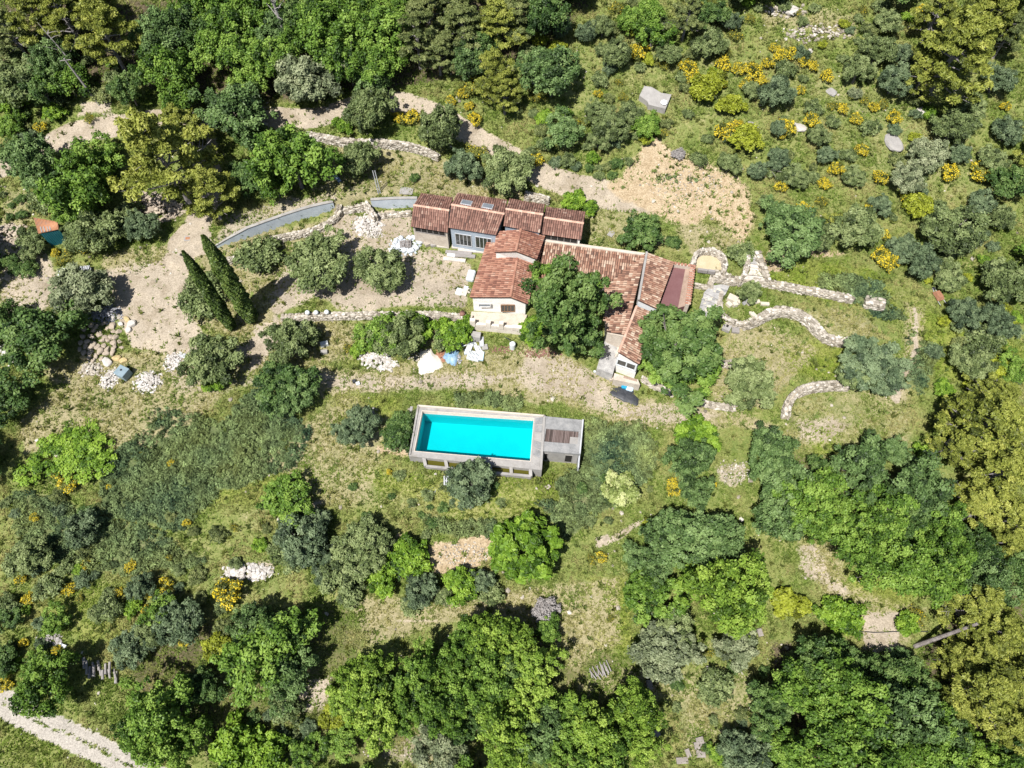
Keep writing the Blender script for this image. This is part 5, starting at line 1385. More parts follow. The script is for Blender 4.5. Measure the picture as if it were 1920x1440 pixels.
fr = [R4[3] + Vector((.1, .12, 0)), R4[2] + Vector((-.1, .12, 0)), R4[1] + Vector((-.1, -.1, 0)), R4[0] + Vector((.1, -.1, 0))]
mb = MB(); mb.prism(xy(fr), sz_ - .5, [1.75 + sz_, 1.85 + sz_, 2.2 + sz_, 2.1 + sz_]); fix_normals(mb.build('wall', M['teal'], shed))
for i in range(9):
    u0, u1 = i / 9 + .01, (i + 1) / 9 - .01
    a, b = fr[0].lerp(fr[1], u0) + Vector((0, -.03, 0)), fr[0].lerp(fr[1], u1) + Vector((0, -.03, 0))
    mb = MB(); mb.cur = random.random(); mb.wall([a[:2], b[:2]], .04, [sz_ - .3] * 2, [sz_ + 1.7] * 2); mb.build('board', M['teal'], shed)
HOLES.append(xy(fr))

# white blocks and pallets by the shed
B('stone_slab', 120, 512, (.95, .9, .35), 'enamel', 'white square slab leftmost of the pale items below the shed', 'slab', .15)
B('white_crate', 133, 517, (.75, .5, .3), 'white_bag', 'white bagged block against the pale olive tree, between slab and pallet', 'bag', .5)
def pallet(px, py, s, mat, label, rz=0., n=7, h=.14, stack=1, cat='pallet', group=None, name='pallet'):
    g = G(px, py, h * stack); gz = Tf(g.x, g.y); root = empty(name, (g.x, g.y, gz), label, cat, group); root.rotation_euler = (0, 0, rz)
    for k in range(stack):
        z = h * k
        for sgn in (-1, 0, 1):
            mb = MB(); mb.box((0, sgn * s[1] * .44, z + h * .35), (s[0], .1, h * .6)); o = mb.build('bearer', M[mat]); o.parent = root
        for i in range(n):
            mb = MB(); mb.cur = random.random(); mb.box(((i / (n - 1) - .5) * s[0] * .92, 0, z + h * .82), (s[0] / n * .62, s[1], h * .25)); o = mb.build('slat', M[mat]); o.parent = root
    return root
pallet(156, 505, (1.0, .9), 'metal', 'grey slatted crate right of the white slab below the shed', .1, 7, .3, 2, 'crate', name='crate')
pallet(140, 506, (.6, .3), 'wood_grey', 'small grey pallet behind the white bagged block', 0, 5)

# gravel, boulders and rubble by the driveway
heap(198, 588, 1.3, .9, .55, 420, .075, 'grey gravel heap between the pale olive and the boulders', 'gravel_grey', 'gravel_heap', 'gravel heap')
ICOB = []
for k in range(7):
    r = np.random.default_rng(k); V = np.sign(ICO2) * np.minimum(1, np.abs(ICO2) * 1.5) * .45 + ICO2 * .55
    for _ in range(5):
        d = unit(r.normal(size=3)); m = V @ d; V = V - np.clip(m - r.uniform(.55, .85), 0, None)[:, None] * d
    V = V * (1 + r.uniform(-.04, .04, (len(V), 1)))
    ICOB.append(mesh_np('boulder', V, ICO2F, 3, {'tint': np.full(len(V), .5)}))
def boulder(px, py, r, label, mat='boulder', group=None, flat=.62, z=0.):
    g = G(px, py, r * flat * .3 + z); o = link('boulder', ICOB[random.randrange(7)], M[mat], None, (g.x, g.y, Tf(g.x, g.y) + r * flat * .35 + z))
    o.scale = (r * random.uniform(.95, 1.25), r * random.uniform(.75, .95), r * flat); o.rotation_euler = (random.uniform(-.2, .2), random.uniform(-.2, .2), random.uniform(0, 6.28))
    return tag(o, label, 'boulder', group)
BL = [(171, 608, 10), (176, 618, 9), (188, 622, 9), (201, 617, 8), (210, 611, 12), (212, 622, 8), (172, 632, 11), (187, 627, 9), (198, 632, 10), (209, 631, 11), (217, 632, 10), (164, 640, 9), (176, 644, 11),
      (191, 638, 10), (203, 637, 9), (213, 644, 11), (184, 650, 10), (170, 652, 11), (196, 648, 9), (201, 654, 9), (214, 653, 10), (189, 659, 11), (171, 661, 10), (158, 662, 9), (160, 650, 9), (212, 661, 11), (199, 663, 9),
      (180, 668, 9), (167, 671, 8), (155, 632, 9), (157, 616, 9), (182, 612, 8), (223, 622, 8), (225, 641, 7), (228, 652, 6), (176, 676, 8), (190, 672, 8), (152, 643, 8), (150, 655, 8), (195, 606, 8)]
NTH = ['first', 'second', 'third', 'fourth', 'fifth', 'sixth', 'seventh', 'eighth', 'ninth', 'tenth', 'eleventh', 'twelfth', 'thirteenth', 'fourteenth', 'fifteenth', 'sixteenth']
BL.sort(key=lambda q: q[1]); ROWS = [sorted(BL[k:k + 5]) for k in range(0, len(BL), 5)]
BLR = {q: (ri, ci) for ri, row in enumerate(ROWS) for ci, q in enumerate(row)}
for i, (a, b, r) in enumerate(BL):
    ri, ci = BLR[(a, b, r)]
    boulder(a, b, r / 19.5 * .62, 'weathered brown boulder, %s from left in the %s row down of the boulder pile' % (NTH[ci], NTH[ri]), 'boulder', 'boulders piled beside the driveway', .7)
boulder(219, 671, .42, 'rounded ochre boulder at the lower right of the boulder pile', 'boulder_ochre')
boulder(232, 675, .36, 'jagged ochre rock just right of the rounded ochre boulder', 'boulder_ochre')
boulder(156, 671, .30, 'small flat ochre boulder at the lower left of the boulder pile', 'boulder_ochre')
boulder(200, 679, .44, 'pale grey upright boulder at the foot of the boulder pile', 'white_rubble')
boulder(212, 597, .28, 'round grey boulder below the gravel heap', 'white_rubble')
boulder(224, 595, .26, 'pale boulder right of the gravel heap', 'stone')
boulder(238, 599, .32, 'ochre rock on the driveway edge near the gravel heap', 'boulder_ochre')
boulder(246, 607, .45, 'long white rock on the driveway edge', 'white_rubble'); boulder(240, 617, .35, 'shorter white rock below the long white one on the driveway edge', 'white_rubble')
boulder(227, 608, .3, 'white and grey cracked rock beside the boulder pile', 'white_rubble')
# grey cube-shaped bin
g = G(232, 700, .4); gz = Tf(g.x, g.y)
cb = empty('compost_bin', (g.x, g.y, gz), 'blue-grey cubic plastic bin standing between two white rubble heaps', 'bin'); cb.rotation_euler = (0, .0, -.45)
for nm, c, s, m in (('body', (0, 0, .42), (1.0, .95, .84), 'bin'), ('lid', (0, 0, .875), (1.06, 1.0, .06), 'bin')):
    mb = MB(); mb.box(c, s); o = mb.build(nm, M[m], None, .03); o.parent = cb
mb = MB(); mb.tube([(-.05, .05, .9), (-.05, .05, .97)], [.09, .09], 10); o = mb.build('hole_disc', M['black']); o.parent = cb  # raised black disc paints the dark hole in the bin top
heap(206, 710, .65, .95, .4, 190, .10, 'narrow white rubble heap left of the blue-grey bin', yaw=-.4)
heap(277, 716, 1.15, .9, .55, 260, .10, 'broad white rubble heap right of the blue-grey bin')
heap(325, 677, .75, .85, .45, 170, .10, 'white rubble heap beside the plank and small olive')
heap(172, 692, 1.0, .6, .4, 120, .11, 'mixed pale rubble below the boulder pile', 'stone')
heap(20, 655, 1.0, 1.2, .5, 90, .14, 'white rubble at the left edge behind the dark holm oak')
B('plank', 345, 667, (1.1, .45, .1), 'metal', 'grey board lying between rubble heap and small olive', 'board', -.35)
heap(297, 390, 2.2, 1.4, .9, 230, .19, 'grey rock heap in the shade under the yellowish pine', 'boulder', 'rock_heap', 'rock heap')
heap(262, 372, 1.0, .9, .6, 90, .16, 'smaller grey rock heap left of the one under the pine', 'boulder', 'rock_heap', 'rock heap')
heap(16, 436, 1.6, .9, .5, 160, .13, 'grey stone heap at the left edge near the shed', 'boulder', 'rock_heap', 'rock heap')
heap(690, 420, 1.3, 1.0, .5, 330, .11, 'white rubble heap below the sloping stone wing wall')
heap(700, 437, .9, .5, .3, 200, .05, 'fine pale gravel spilling from the rubble heap', 'white_rubble', 'gravel_heap', 'gravel heap')
heap(466, 1073, 2.0, .55, .4, 260, .15, 'long strip of white rubble on the lower slope', scatter=.25)
heap(708, 676, 1.6, .75, .4, 240, .13, 'grey rubble of broken slabs below the courtyard bushes', yaw=-.3)
heap(1376, 885, 1.4, .9, .1, 120, .07, 'scattered pale stones on the bare patch right of the brooms', 'stone')
heap(560, 965, .6, .5, .15, 60, .08, 'scattered pale stones on the bare patch above the lower bushes', 'stone')
heap(870, 1040, 2.2, .9, .1, 180, .06, 'crumbled stones on the sandy cutting', 'stone')
heap(1290, 345, 3.5, 1.4, .1, 220, .06, 'crumbled stones on the earth bank', 'stone')
heap(95, 1200, 1.1, .5, .3, 80, .10, 'broken twigs and stones above the stacked logs', 'twig')

# pile of wrapped bags by the annex
SKP = [(742, 452), (748, 463), (757, 468), (770, 470), (780, 464), (786, 453), (776, 445), (739, 462), (752, 446), (768, 446), (784, 447)]
_o = sorted(range(11), key=lambda k: math.atan2(SKP[k][1] - 458, SKP[k][0] - 762) % 6.2832 - 6.2832 * (math.atan2(SKP[k][1] - 458, SKP[k][0] - 762) % 6.2832 > 3.1416))
SK = {k: i for i, k in enumerate(_o)}
for i, (a, b, s) in enumerate([(742, 452, .42), (748, 463, .45), (757, 468, .5), (770, 470, .5), (780, 464, .45), (786, 453, .5), (776, 445, .4), (739, 462, .35), (752, 446, .35), (768, 446, .4), (784, 447, .4)]):
    B('sack', a, b, (s * 1.4, s, .35), 'white_bag', 'crumpled white builder sack, %s clockwise from the left around the pallet at the annex' % NTH[SK[i]], 'sack', random.uniform(0, 3), group='white sacks at the annex corner', bevel=.08)
pallet(760, 456, (1.1, .8), 'wood_grey', 'grey slatted pallet on top of the white sacks at the annex corner', .1, 7, .14, 3)
heap(757, 461, 1.3, .9, .3, 150, .12, 'white and bluish rubble among the sacks at the annex corner', 'white_bag')
B('stone_block', 802, 456, (.7, .6, .35), 'stone', 'rough stone block lying right of the white sacks', 'stone block', .5)
B('stone_block', 812, 459, (.5, .4, .3), 'concrete', 'smaller grey block next to the rough stone block', 'stone block', .2)
# planks and steps before the glazed doors
for i, (a, b, L, ang, mt) in enumerate([(830, 461, 1.1, -.12, 'pale_step'), (868, 464, 2.2, -.12, 'pale_step'), (876, 469, 1.8, -.1, 'pale_step'), (860, 474, 2.6, -.1, 'wood_grey'), (846, 478, .8, -.2, 'enamel'), (872, 480, 2.0, -.08, 'wood_grey'), (900, 471, 1.0, -.1, 'pale_step'), (852, 487, 2.2, -.12, 'pale_step')]):
    B('stone_plank', a, b, (L, .38, .18), mt, ['short pale slab before the annex west opening', 'long pale slab under the left glazed door', 'pale slab stepped in front of the left glazed door', 'long grey timber before the glazed doors', 'short white block amid the timbers', 'lower grey timber before the glazed doors', 'pale slab under the right glazed door', 'lowest pale slab before the glazed doors'][i], 'slab', ang)
B('wrapped_bundle', 883, 517, (.75, 1.25, .45), 'white_bag', 'white wrapped bundle standing by the house west eave', 'bundle', -.2, bevel=.1)
for i, (a, b, s, mt) in enumerate([(861, 547, (.6, .7, .2), 'enamel'), (871, 549, (.5, .7, .18), 'pale_step'), (878, 545, (.45, .5, .15), 'pale_step'), (874, 540, (.4, .35, .2), 'enamel')]):
    B('paving_slab', a, b, s, mt, ['white slab leftmost by the house west wall', 'pale slab in the middle by the house west wall', 'pale slab touching the house west eave', 'small white block behind the slabs by the west eave'][i], 'slab', -.3)
# pots on the courtyard wall
g = G(867, 590, .2); pt = MB(); zz = Tf(g.x, g.y + .3)
pt.tube([(g.x, g.y, zz), (g.x, g.y, zz + .2), (g.x, g.y, zz + .42), (g.x, g.y, zz + .43), (g.x, g.y, zz + .25)], [.16, .27, .25, .2, .18], 10); tag(pt.build('plant_pot', M['terracotta'], smooth=True), 'round terracotta pot at the house end of the courtyard wall', 'pot')
for i, (a, b) in enumerate(((577, 587), (593, 587), (613, 586))):
    g = G(a, b, .9); mb = MB(); mb.tube([(g.x, g.y, g.z - .1), (g.x, g.y, g.z + .15), (g.x, g.y, g.z + .28)], [.2, .25, .14], 8)
    tag(mb.build('plant_pot', M['enamel'], smooth=True), ['leftmost white pot on the courtyard wall', 'middle white pot on the courtyard wall', 'rightmost white pot on the courtyard wall'][i], 'pot')
pallet(655, 594, (1.5, .5), 'enamel', 'white slatted pallet leaning below the courtyard wall', 0, 8)
B('concrete_block', 608, 645, (.7, .4, .4), 'enamel', 'white concrete block among bushes below the courtyard wall', 'block', .3)
B('concrete_block', 608, 660, (.6, .35, .35), 'concrete', 'grey concrete block just below the white block', 'block', .1)
# tarpaulins and debris below the terrace
def sheet(px, py, rx, ry, h, mat, label, name='tarpaulin', seed=1, yaw=0., cat='tarpaulin'):
    c = G(px, py, h * .4); r = np.random.default_rng(seed); n = 22; V = []; m = 12
    for j in range(m + 1):
        for i in range(n):
            th = i / n * 6.283; rad = (j / m); edge = 1 + .16 * math.sin(3 * th + seed) + .1 * math.sin(7 * th + seed * 2)
            lx, ly = rad * edge * rx * math.cos(th), rad * edge * ry * math.sin(th)
            x = c.x + lx * math.cos(yaw) - ly * math.sin(yaw); y = c.y + lx * math.sin(yaw) + ly * math.cos(yaw)
            V.append((x, y, 0, rad, th))
    V = np.array(V); z = T(V[:, 0], V[:, 1]) + .04 + h * (1 - V[:, 3] ** 2.2) + (fbm(V[:, 0] * 2.2, V[:, 1] * 2.2, seed, 3) - .4) * h * .9 * (V[:, 3] < .98)
    z = np.maximum(z, T(V[:, 0], V[:, 1]) + .03)
    Fc = [(j * n + i, (j + 1) * n + i, (j + 1) * n + (i + 1) % n, j * n + (i + 1) % n) for j in range(m) for i in range(n)]
    P3 = np.stack([V[:, 0] - c.x, V[:, 1] - c.y, z - c.z], 1)
    me = mesh_np(name, P3, np.array(Fc), 4, {'tint': np.full(len(P3), .5)}, smooth=True)
    return tag(link(name, me, M[mat], None, c), label, cat)
sheet(804, 678, 1.15, 1.2, .4, 'white_sheet', 'cream tarpaulin spread in a rounded heap below the terrace bushes', seed=2)
sheet(846, 668, .75, .8, .35, 'blue_sheet', 'crumpled blue plastic sheet right of the cream tarpaulin', seed=5, cat='plastic sheet', name='plastic_sheet')
heap(828, 666, .5, .6, .3, 70, .10, 'orange-brown broken tiles between tarpaulin and blue sheet', 'orange', 'broken_tiles', 'rubble heap')
heap(853, 672, .6, .5, .25, 60, .10, 'grey debris at the foot of the blue sheet', 'gravel_grey')
heap(790, 668, 1.0, .6, .25, 120, .08, 'pinkish rubble behind the cream tarpaulin', 'stone')
pallet(888, 666, (1.15, .9), 'enamel', 'white slatted pallet in the debris under the terrace corner', -.25, 9, .15, 2)
for i, (a, b, s, mt, rz) in enumerate([(881, 650, (.5, .9, .3), 'enamel', -.3), (893, 652, (.35, 1.3, .15), 'white_bag', .4), (875, 660, (.5, .5, .3), 'white_bag', .1), (903, 668, (.4, .9, .25), 'paleblue_bag', -.1), (866, 648, (.4, .35, .25), 'white_bag', .7), (900, 656, (.3, 1.0, .12), 'metal', .5)]):
    B('debris_panel', a, b, s, mt, ['upright white panel behind the white pallet', 'long white board across the debris under the terrace', 'white sack left of the white pallet', 'pale blue bag right of the white pallet', 'small white bag at the left end of the debris', 'grey metal strip on the debris'][i], 'debris', rz)
mb = MB(); a, b = G(856, 653, .4), G(886, 643, .5); mb.tube([a, b], [.04, .04], 6); tag(mb.build('pole', M['enamel']), 'thin white pole sticking out left of the debris', 'pole')
B('breeze_block', 903, 641, (.4, 1.0, .25), 'metal', 'grey perforated block panel standing by the terrace base', 'block', .05)
B('breeze_block', 909, 651, (.55, .55, .2), 'concrete', 'square grey slab under the perforated block panel', 'slab', .2)
# white water tank
g = G(961, 648, .4); gz = Tf(g.x, g.y); tk = empty('water_tank', (g.x, g.y, gz), 'small white cylindrical tank standing below the terrace right end', 'tank')
mb = MB(); mb.tube([(0, 0, 0), (0, 0, .75), (0, 0, .85)], [.28, .28, .18], 12); o = mb.build('body', M['enamel'], smooth=False); o.parent = tk
mb = MB(); mb.tube([(0, 0, .7), (-.35, .35, .95), (-.75, .6, 1.0)], [.04, .04, .04], 6); o = mb.build('pipe', M['black']); o.parent = tk
heap(940, 655, 1.2, .3, .1, 60, .07, 'terracotta fragments on the ground near the white tank', 'terracotta', 'broken_tiles', 'rubble heap')
heap(1010, 662, 1.8, .5, .15, 90, .08, 'terracotta fragments at the foot of the tall oak', 'terracotta', 'broken_tiles', 'rubble heap')
# things in front of the east wing
B('bag', 1171, 722, (.55, .75, .4), 'cyan_bag', 'deep cyan plastic bag in front of the east wing', 'bag', -.2, bevel=.1)
B('bag', 1181, 726, (.7, .75, .35), 'paleblue_bag', 'pale blue patterned bag right of the cyan bag', 'bag', -.3, bevel=.1)
sheet(1172, 740, 1.35, .75, .15, 'black', 'black plastic sheet spread in front of the cyan bag', seed=9, yaw=-.5, cat='plastic sheet', name='plastic_sheet')
g = G(1156, 711, .3); mb = MB(); gz = Tf(g.x, g.y); mb.tube([(g.x, g.y, gz + .1), (g.x, g.y, gz + .35), (g.x, g.y, gz + .55)], [.15, .25, .22], 9); tag(mb.build('plant_pot', M['rust']), 'rusty pot standing by the planter steps', 'pot')
B('stone_block', 1146, 708, (.5, .6, .4), 'beige', 'pale stepped block at the terrace corner by the planter', 'stone block', .3)
B('stone_block', 1115, 697, (.2, .2, .2), 'enamel', 'tiny white block on the ground left of the flagged terrace', 'stone block', .3)
# cut stone blocks on the lawn
for i, (a, b, s, rz) in enumerate([(1374, 561, (1.0, .65, .55), -.55), (1367, 571, (.55, .4, .35), -.9), (1378, 571, (.45, .4, .4), .3), (1418, 566, (.7, .35, .2), .2), (1406, 568, (.6, .4, .2), .5), (1434, 570, (.8, .32, .25), -.08), (1384, 566, (.2, .5, .45), .1), (1412, 590, (.4, .45, .25), .6), (1407, 587, (.25, .25, .2), .1)]):
    B('stone_block', a, b, s, 'block', ['largest cut stone block on the lawn beside the flagstone steps', 'small block leaning left of the largest cut block', 'cube-like block below the largest cut block', 'pale slab behind the low shrub on the lawn', 'pale slab left of the slab behind the shrub', 'long pale block at the right end of the cut blocks', 'thin upright block right of the largest cut block', 'broken pale stone on the lawn above the serpentine wall', 'smallest pale stone on the lawn above the serpentine wall'][i], 'stone block', rz)
B('stone_block', 1398, 567, (.7, .35, .2), 'concrete_dark', 'dark grey slab leaning under the low lawn shrub', 'slab', .6, .3)
cbk = B('hollow_block', 1363, 613, (.75, .95, .4), 'concrete', 'grey hollow concrete block with square hole beside the serpentine wall', 'block', -.5)
mb = MB(); l = cbk.location; mb.box((l.x, l.y, l.z + .39), (.22, .3, .03), -.5); o = mb.build('hole', M['dark']); o.parent = cbk; o.location = o.location - cbk.location  # dark plate on top paints the shade inside the hole
B('stone_block', 1379, 619, (.7, .6, .25), 'wood_grey', 'flat grey wooden box right of the hollow concrete block', 'box', -.15)
# slab on the hillside
q = [(1208, 161), (1222, 163), (1240, 174), (1259, 177), (1248, 204), (1216, 196), (1214, 190), (1199, 179)]
HZ = [Tf(*G(a, b)[:2]) + .5 for a, b in q]; Q = [P(a, b, z) for (a, b), z in zip(q, HZ)]; hz = Tf(*G(1245, 192)[:2]) + .5
mb = MB(); mb.prism(xy(Q), [z - 1.3 for z in HZ], HZ); sl2 = tag(fix_normals(mb.build('concrete_slab', M['concrete'])), 'irregular grey concrete slab among shrubs on the hillside', 'slab')
p = P(1245, 192, hz); mb = MB(); mb.tube([(p.x, p.y, hz), (p.x, p.y, hz + .1)], [.38, .3], 9); o = mb.build('manhole_cover', M['enamel']); o.parent = sl2; o.location = o.location - sl2.location
HOLES.append(xy(Q))
for i, (a, b, rx, lab) in enumerate([(1675, 266, 1.2, 'long flat grey rock outcrop on the right hillside'), (1500, 238, .7, 'flat grey rock beside the brooms on the hillside'), (1558, 172, .6, 'grey rock below the brooms on the hillside'), (1480, 18, .9, 'pale rock at the top edge of the hillside'), (1107, 212, .5, 'pale rock at the left of the large dusky shrubs'), (1725, 207, .8, 'pale flat rock below the tallest hillside pine'), (1002, 152, .4, 'pale stone left of the dark hillside oak'), (1520, 95, .4, 'small grey rock in the upper broom slope'), (1412, 237, .6, 'pale rock at the lower edge of the broom slope')]):
    boulder(a, b, rx, lab, 'white_rubble' if i % 2 else 'concrete', 'rocks on the hillside', .3)
heap(1530, 60, 3.0, .8, .25, 130, .14, 'line of pale rocks near the top of the hillside', 'stone')
heap(1470, 20, 2.0, .6, .25, 70, .16, 'pale rocks at the top edge of the hillside', 'stone')
# pool side things
pallet(843, 900, (1.0, .8), 'metal', 'grey slatted crate frame left of the olive below the pool', .05, 6, .25, 2, 'crate', name='crate')
mb = MB(); g = G(805, 927, .2)
for dx, dy in ((0, 0), (.35, .3)):
    mb.tube([(g.x + dx - .2, g.y + dy, g.z), (g.x + dx + .15, g.y + dy - .15, g.z + .15), (g.x + dx + .2, g.y + dy + .2, g.z + .1), (g.x + dx - .1, g.y + dy + .25, g.z + .2)], [.025] * 4, 5)
tag(mb.build('wire_frame', M['enamel']), 'bent white wire frame in the grass below the pool', 'frame')
B('paving_slab', 771, 768, (.25, .6, .15), 'concrete', 'grey slab leaning at the pool upper left corner', 'slab', -.1)
B('paving_slab', 768, 795, (.35, .6, .2), 'white_rubble', 'pale stone beside the pool left coping', 'slab', -.2)
B('white_box', 671, 719, (.35, .3, .2), 'enamel', 'small white box on the terrace strip below the rubble', 'box', .3)
B('black_box', 664, 715, (.3, .3, .3), 'black', 'small black bucket on the terrace strip next to the white box', 'bucket', .3)
# blue tarp and posts on the upper lawn
B('pipe_bundle', 631, 333, (.35, 1.5, .2), 'bluegrey_metal', 'blue pipe bundle lying in the shade of the bright green oak', 'pipe', .65)
for i, a in enumerate((709.5, 713.5)):
    p0 = G(a, 362); top = P(a - .8, 322, p0.z + 2.6)
    mb = MB(); mb.tube([p0 - Vector((0, 0, .3)), (p0.x - .1, p0.y + .2, p0.z + 2.8)], [.05, .04], 6)
    tag(mb.build('metal_post', M['metal']), ['left thin metal post on the upper lawn', 'right thin metal post on the upper lawn'][i], 'post')
B('concrete_pad', 762, 358, (1.3, .9, .08), 'concrete', 'flat grey concrete pad on the upper lawn above the annex', 'slab', -.1)
B('concrete_pad', 1146, 438, (.55, .75, .06), 'concrete', 'small grey slab in the grass right of the annex', 'slab', -.6)
# drain cover and little things on the driveway
g = G(352, 447); dr = B('drain_cover', 352, 447, (.7, .6, .05), 'concrete', 'square drain cover set in the upper driveway', 'drain cover', .1)
mb = MB(); mb.box((dr.location.x, dr.location.y, dr.location.z + .055), (.42, .32, .02), .1); o = mb.build('grate', M['rust']); o.parent = dr; o.location = o.location - dr.location
# utility pole
p0 = G(187, 197); mb = MB(); mb.tube([p0 - Vector((0, 0, .4)), (p0.x - .9, p0.y + .4, p0.z + 5.2)], [.13, .08], 8)
up = tag(mb.build('utility_pole', M['wood_grey']), 'leaning grey utility pole by the upper dirt track', 'utility pole')
mb = MB(); e = Vector((p0.x - .9, p0.y + .4, p0.z + 5.0)); mb.tube([e + Vector((-.5, -.1, 0)), e + Vector((.5, .1, 0))], [.04, .04], 5); o = mb.build('crossarm', M['wood_grey']); o.parent = up; o.location = o.location - up.location
# rusty barrow
g = G(1760, 553, .3); gz = Tf(g.x, g.y); wb = empty('wheelbarrow', (g.x, g.y, gz), 'rusty orange overturned barrow in the grass on the right', 'wheelbarrow'); wb.rotation_euler = (0, 0, .3)
mb = MB(); mb.add([(-.35, -.55, .15), (.35, -.55, .15), (.3, .5, .15), (-.3, .5, .15), (-.22, -.35, .5), (.22, -.35, .5), (.2, .35, .5), (-.2, .35, .5)], [(3, 2, 1, 0), (4, 5, 6, 7), (0, 1, 5, 4), (1, 2, 6, 5), (2, 3, 7, 6), (3, 0, 4, 7)]); o = mb.build('tray', M['orange']); o.parent = wb
mb = MB(); mb.tube([(-.05, .8, .25), (.05, .8, .25)], [.2, .2], 12); o = mb.build('wheel', M['black']); o.parent = wb
for sx in (-1, 1):
    mb = MB(); mb.tube([(sx * .08, .85, .25), (sx * .3, -.4, .12), (sx * .32, -1.0, .1)], [.025] * 3, 6); o = mb.build('handle', M['metal']); o.parent = wb
# logs, branches, stones on the lower slope
for i in range(13):
    a, b = 158 + i * 5 + (i % 2) * 2, 1243 + (i * 37 % 5) * 4 + i * .9
    g = G(a, b, .15); z = Tf(g.x, g.y); th = 1.9 + random.uniform(-.15, .15); L = random.uniform(.7, 1.1); d = Vector((math.cos(th), math.sin(th), 0)) * L / 2
    c = Vector((g.x, g.y, z + .16 + .2 * (i % 3 == 1))); r_ = random.uniform(.09, .15)
    tag(MB().tube([c - d, c + d], [r_, r_ * .92], 8).build('log', M['twig']), 'weathered grey log, %s from the left in the shaded stack on the lower slope' % NTH[i], 'log', 'stacked grey logs')
for i in range(16):
    a, b = 1108 + i * 2.2, 1262 - i * .9 + (i % 3) * 3; g = G(a, b, .1); th = 2.0 + random.uniform(-.35, .35); d = Vector((math.cos(th), math.sin(th), random.uniform(-.1, .15))) * random.uniform(.28, .55); c = Vector((g.x, g.y, Tf(g.x, g.y) + .12 + .03 * (i % 4)))
    tag(MB().tube([c - d, c + d], [.05, .035], 6).build('branch', M['twig']), 'cut grey branch, %s from the left in the pile on the lower meadow' % NTH[i], 'branch', 'cut branches in a pile')
for i, (a, b, s, rz, lab) in enumerate([(1332, 1259, (.75, .7, .3), -.2, 'left block of the row above the low bush'), (1344, 1263, (.7, .6, .3), -.1, 'middle block of the row above the low bush'), (1357, 1267, (.75, .55, .28), -.1, 'right block of the row above the low bush'),
        (1312, 1388, (.6, .45, .15), .2, 'upper right flat paving stone near the bottom edge'), (1308, 1398, (.55, .5, .15), .1, 'second flat paving stone down near the bottom edge'), (1318, 1399, (.5, .5, .15), .1, 'small paving stone right of the second one'), (1314, 1413, (.7, .55, .15), 0, 'third flat paving stone down near the bottom edge'), (1290, 1412, (.35, .6, .15), .3, 'upright thin stone left of the paving stones'), (1279, 1426, (.9, .45, .15), .05, 'lowest left paving stone near the bottom edge'), (1218, 1284, (.45, .7, .3), .1, 'grey stone in shade between the lower trees'), (1264, 1283, (.3, .5, .3), .1, 'small grey stone in shade right of the other'), (1229, 1376, (.7, .5, .35), .2, 'grey stone under the light oak crown'), (1425, 1186, (.4, .6, .2), .2, 'pale block at the right of the low silvery tree')]):
    B('stone_block', a, b, s, 'wood_grey' if i < 3 or i == 11 else 'flag_dull', lab, 'stone block', rz)
B('stone_plank', 1672, 1219, (.9, .3, .2), 'block', 'white stone plank beside the brown soil patch', 'slab', -.12)
mb = MB(); mb.tube([G(1613, 1184, .05), G(1640, 1186, .08), G(1690, 1184, .08), G(1740, 1184, .1)], [.03] * 4, 5); tag(mb.build('hose', M['black']), 'thin black hose crossing the brown soil patch', 'hose')
mb = MB(); mb.tube([G(1604, 1078, .05), G(1614, 1097, .08)], [.04, .03], 5); tag(mb.build('branch', M['twig']), 'pale fallen branch on the grass below the oak cluster', 'branch')
B('stone_block', 118, 1212, (.6, .35, .25), 'enamel', 'white stone beside a broom above the stacked logs', 'stone block', -.3)
# bare snags and leaning trunks
def snag(px, py, h, lx, ly, label, n=14, r0=.16, name='dead_tree'):
    g = G(px, py); r = random.Random(int(px)); top = Vector((g.x + lx, g.y + ly, g.z + h))
    root = empty(name, g, label, 'dead tree')
    mb = MB(); mb.tube([g - Vector((0, 0, .3)), g.lerp(top, .5) + Vector((.15, 0, 0)), top], [r0, r0 * .65, r0 * .2], 7); mb.build('trunk', M['twig'], root)
    for i in range(n):
        s = g.lerp(top, r.uniform(.45, .98)); a = r.uniform(0, 6.28); L = r.uniform(.5, 1.4); e = s + Vector((math.cos(a) * L, math.sin(a) * L, r.uniform(.2, 1.1)))
        mb = MB(); mb.tube([s, s.lerp(e, .5) + Vector((0, 0, .08)), e], [r0 * .3, r0 * .2, r0 * .07], 5); mb.build('branch', M['twig'], root)
snag(545, 100, 8.5, -.6, .4, 'dead grey tree with bare branches among the upper oaks', 18, .2)
snag(158, 150, 6.0, -1.6, .8, 'bare leaning dead trunk left of the utility pole', 8, .12)
snag(1440, 330, .01 + 1.2, .1, .1, 'short dead stump at the edge of the earth bank', 4, .1)
def trunk(px, py, h, lx, ly, label, r0=.28):
    g = G(px, py); top = Vector((g.x + lx, g.y + ly, g.z + h)); o = MB().tube([g - Vector((0, 0, .3)), g.lerp(top, .5), top], [r0, r0 * .8, r0 * .6], 8).build('bare_trunk', M['bark']); tag(o, label, 'tree trunk')
trunk(1742, 872, 3.2, 1.2, 1.6, 'leaning pale pine trunk at the left edge of the right pines')
trunk(1778, 981, 2.6, 2.6, .9, 'strongly leaning grey trunk under the right pines')
trunk(1712, 1213, 4.0, 3.4, 1.2, 'long leaning grey trunk above the brown soil patch', .2)

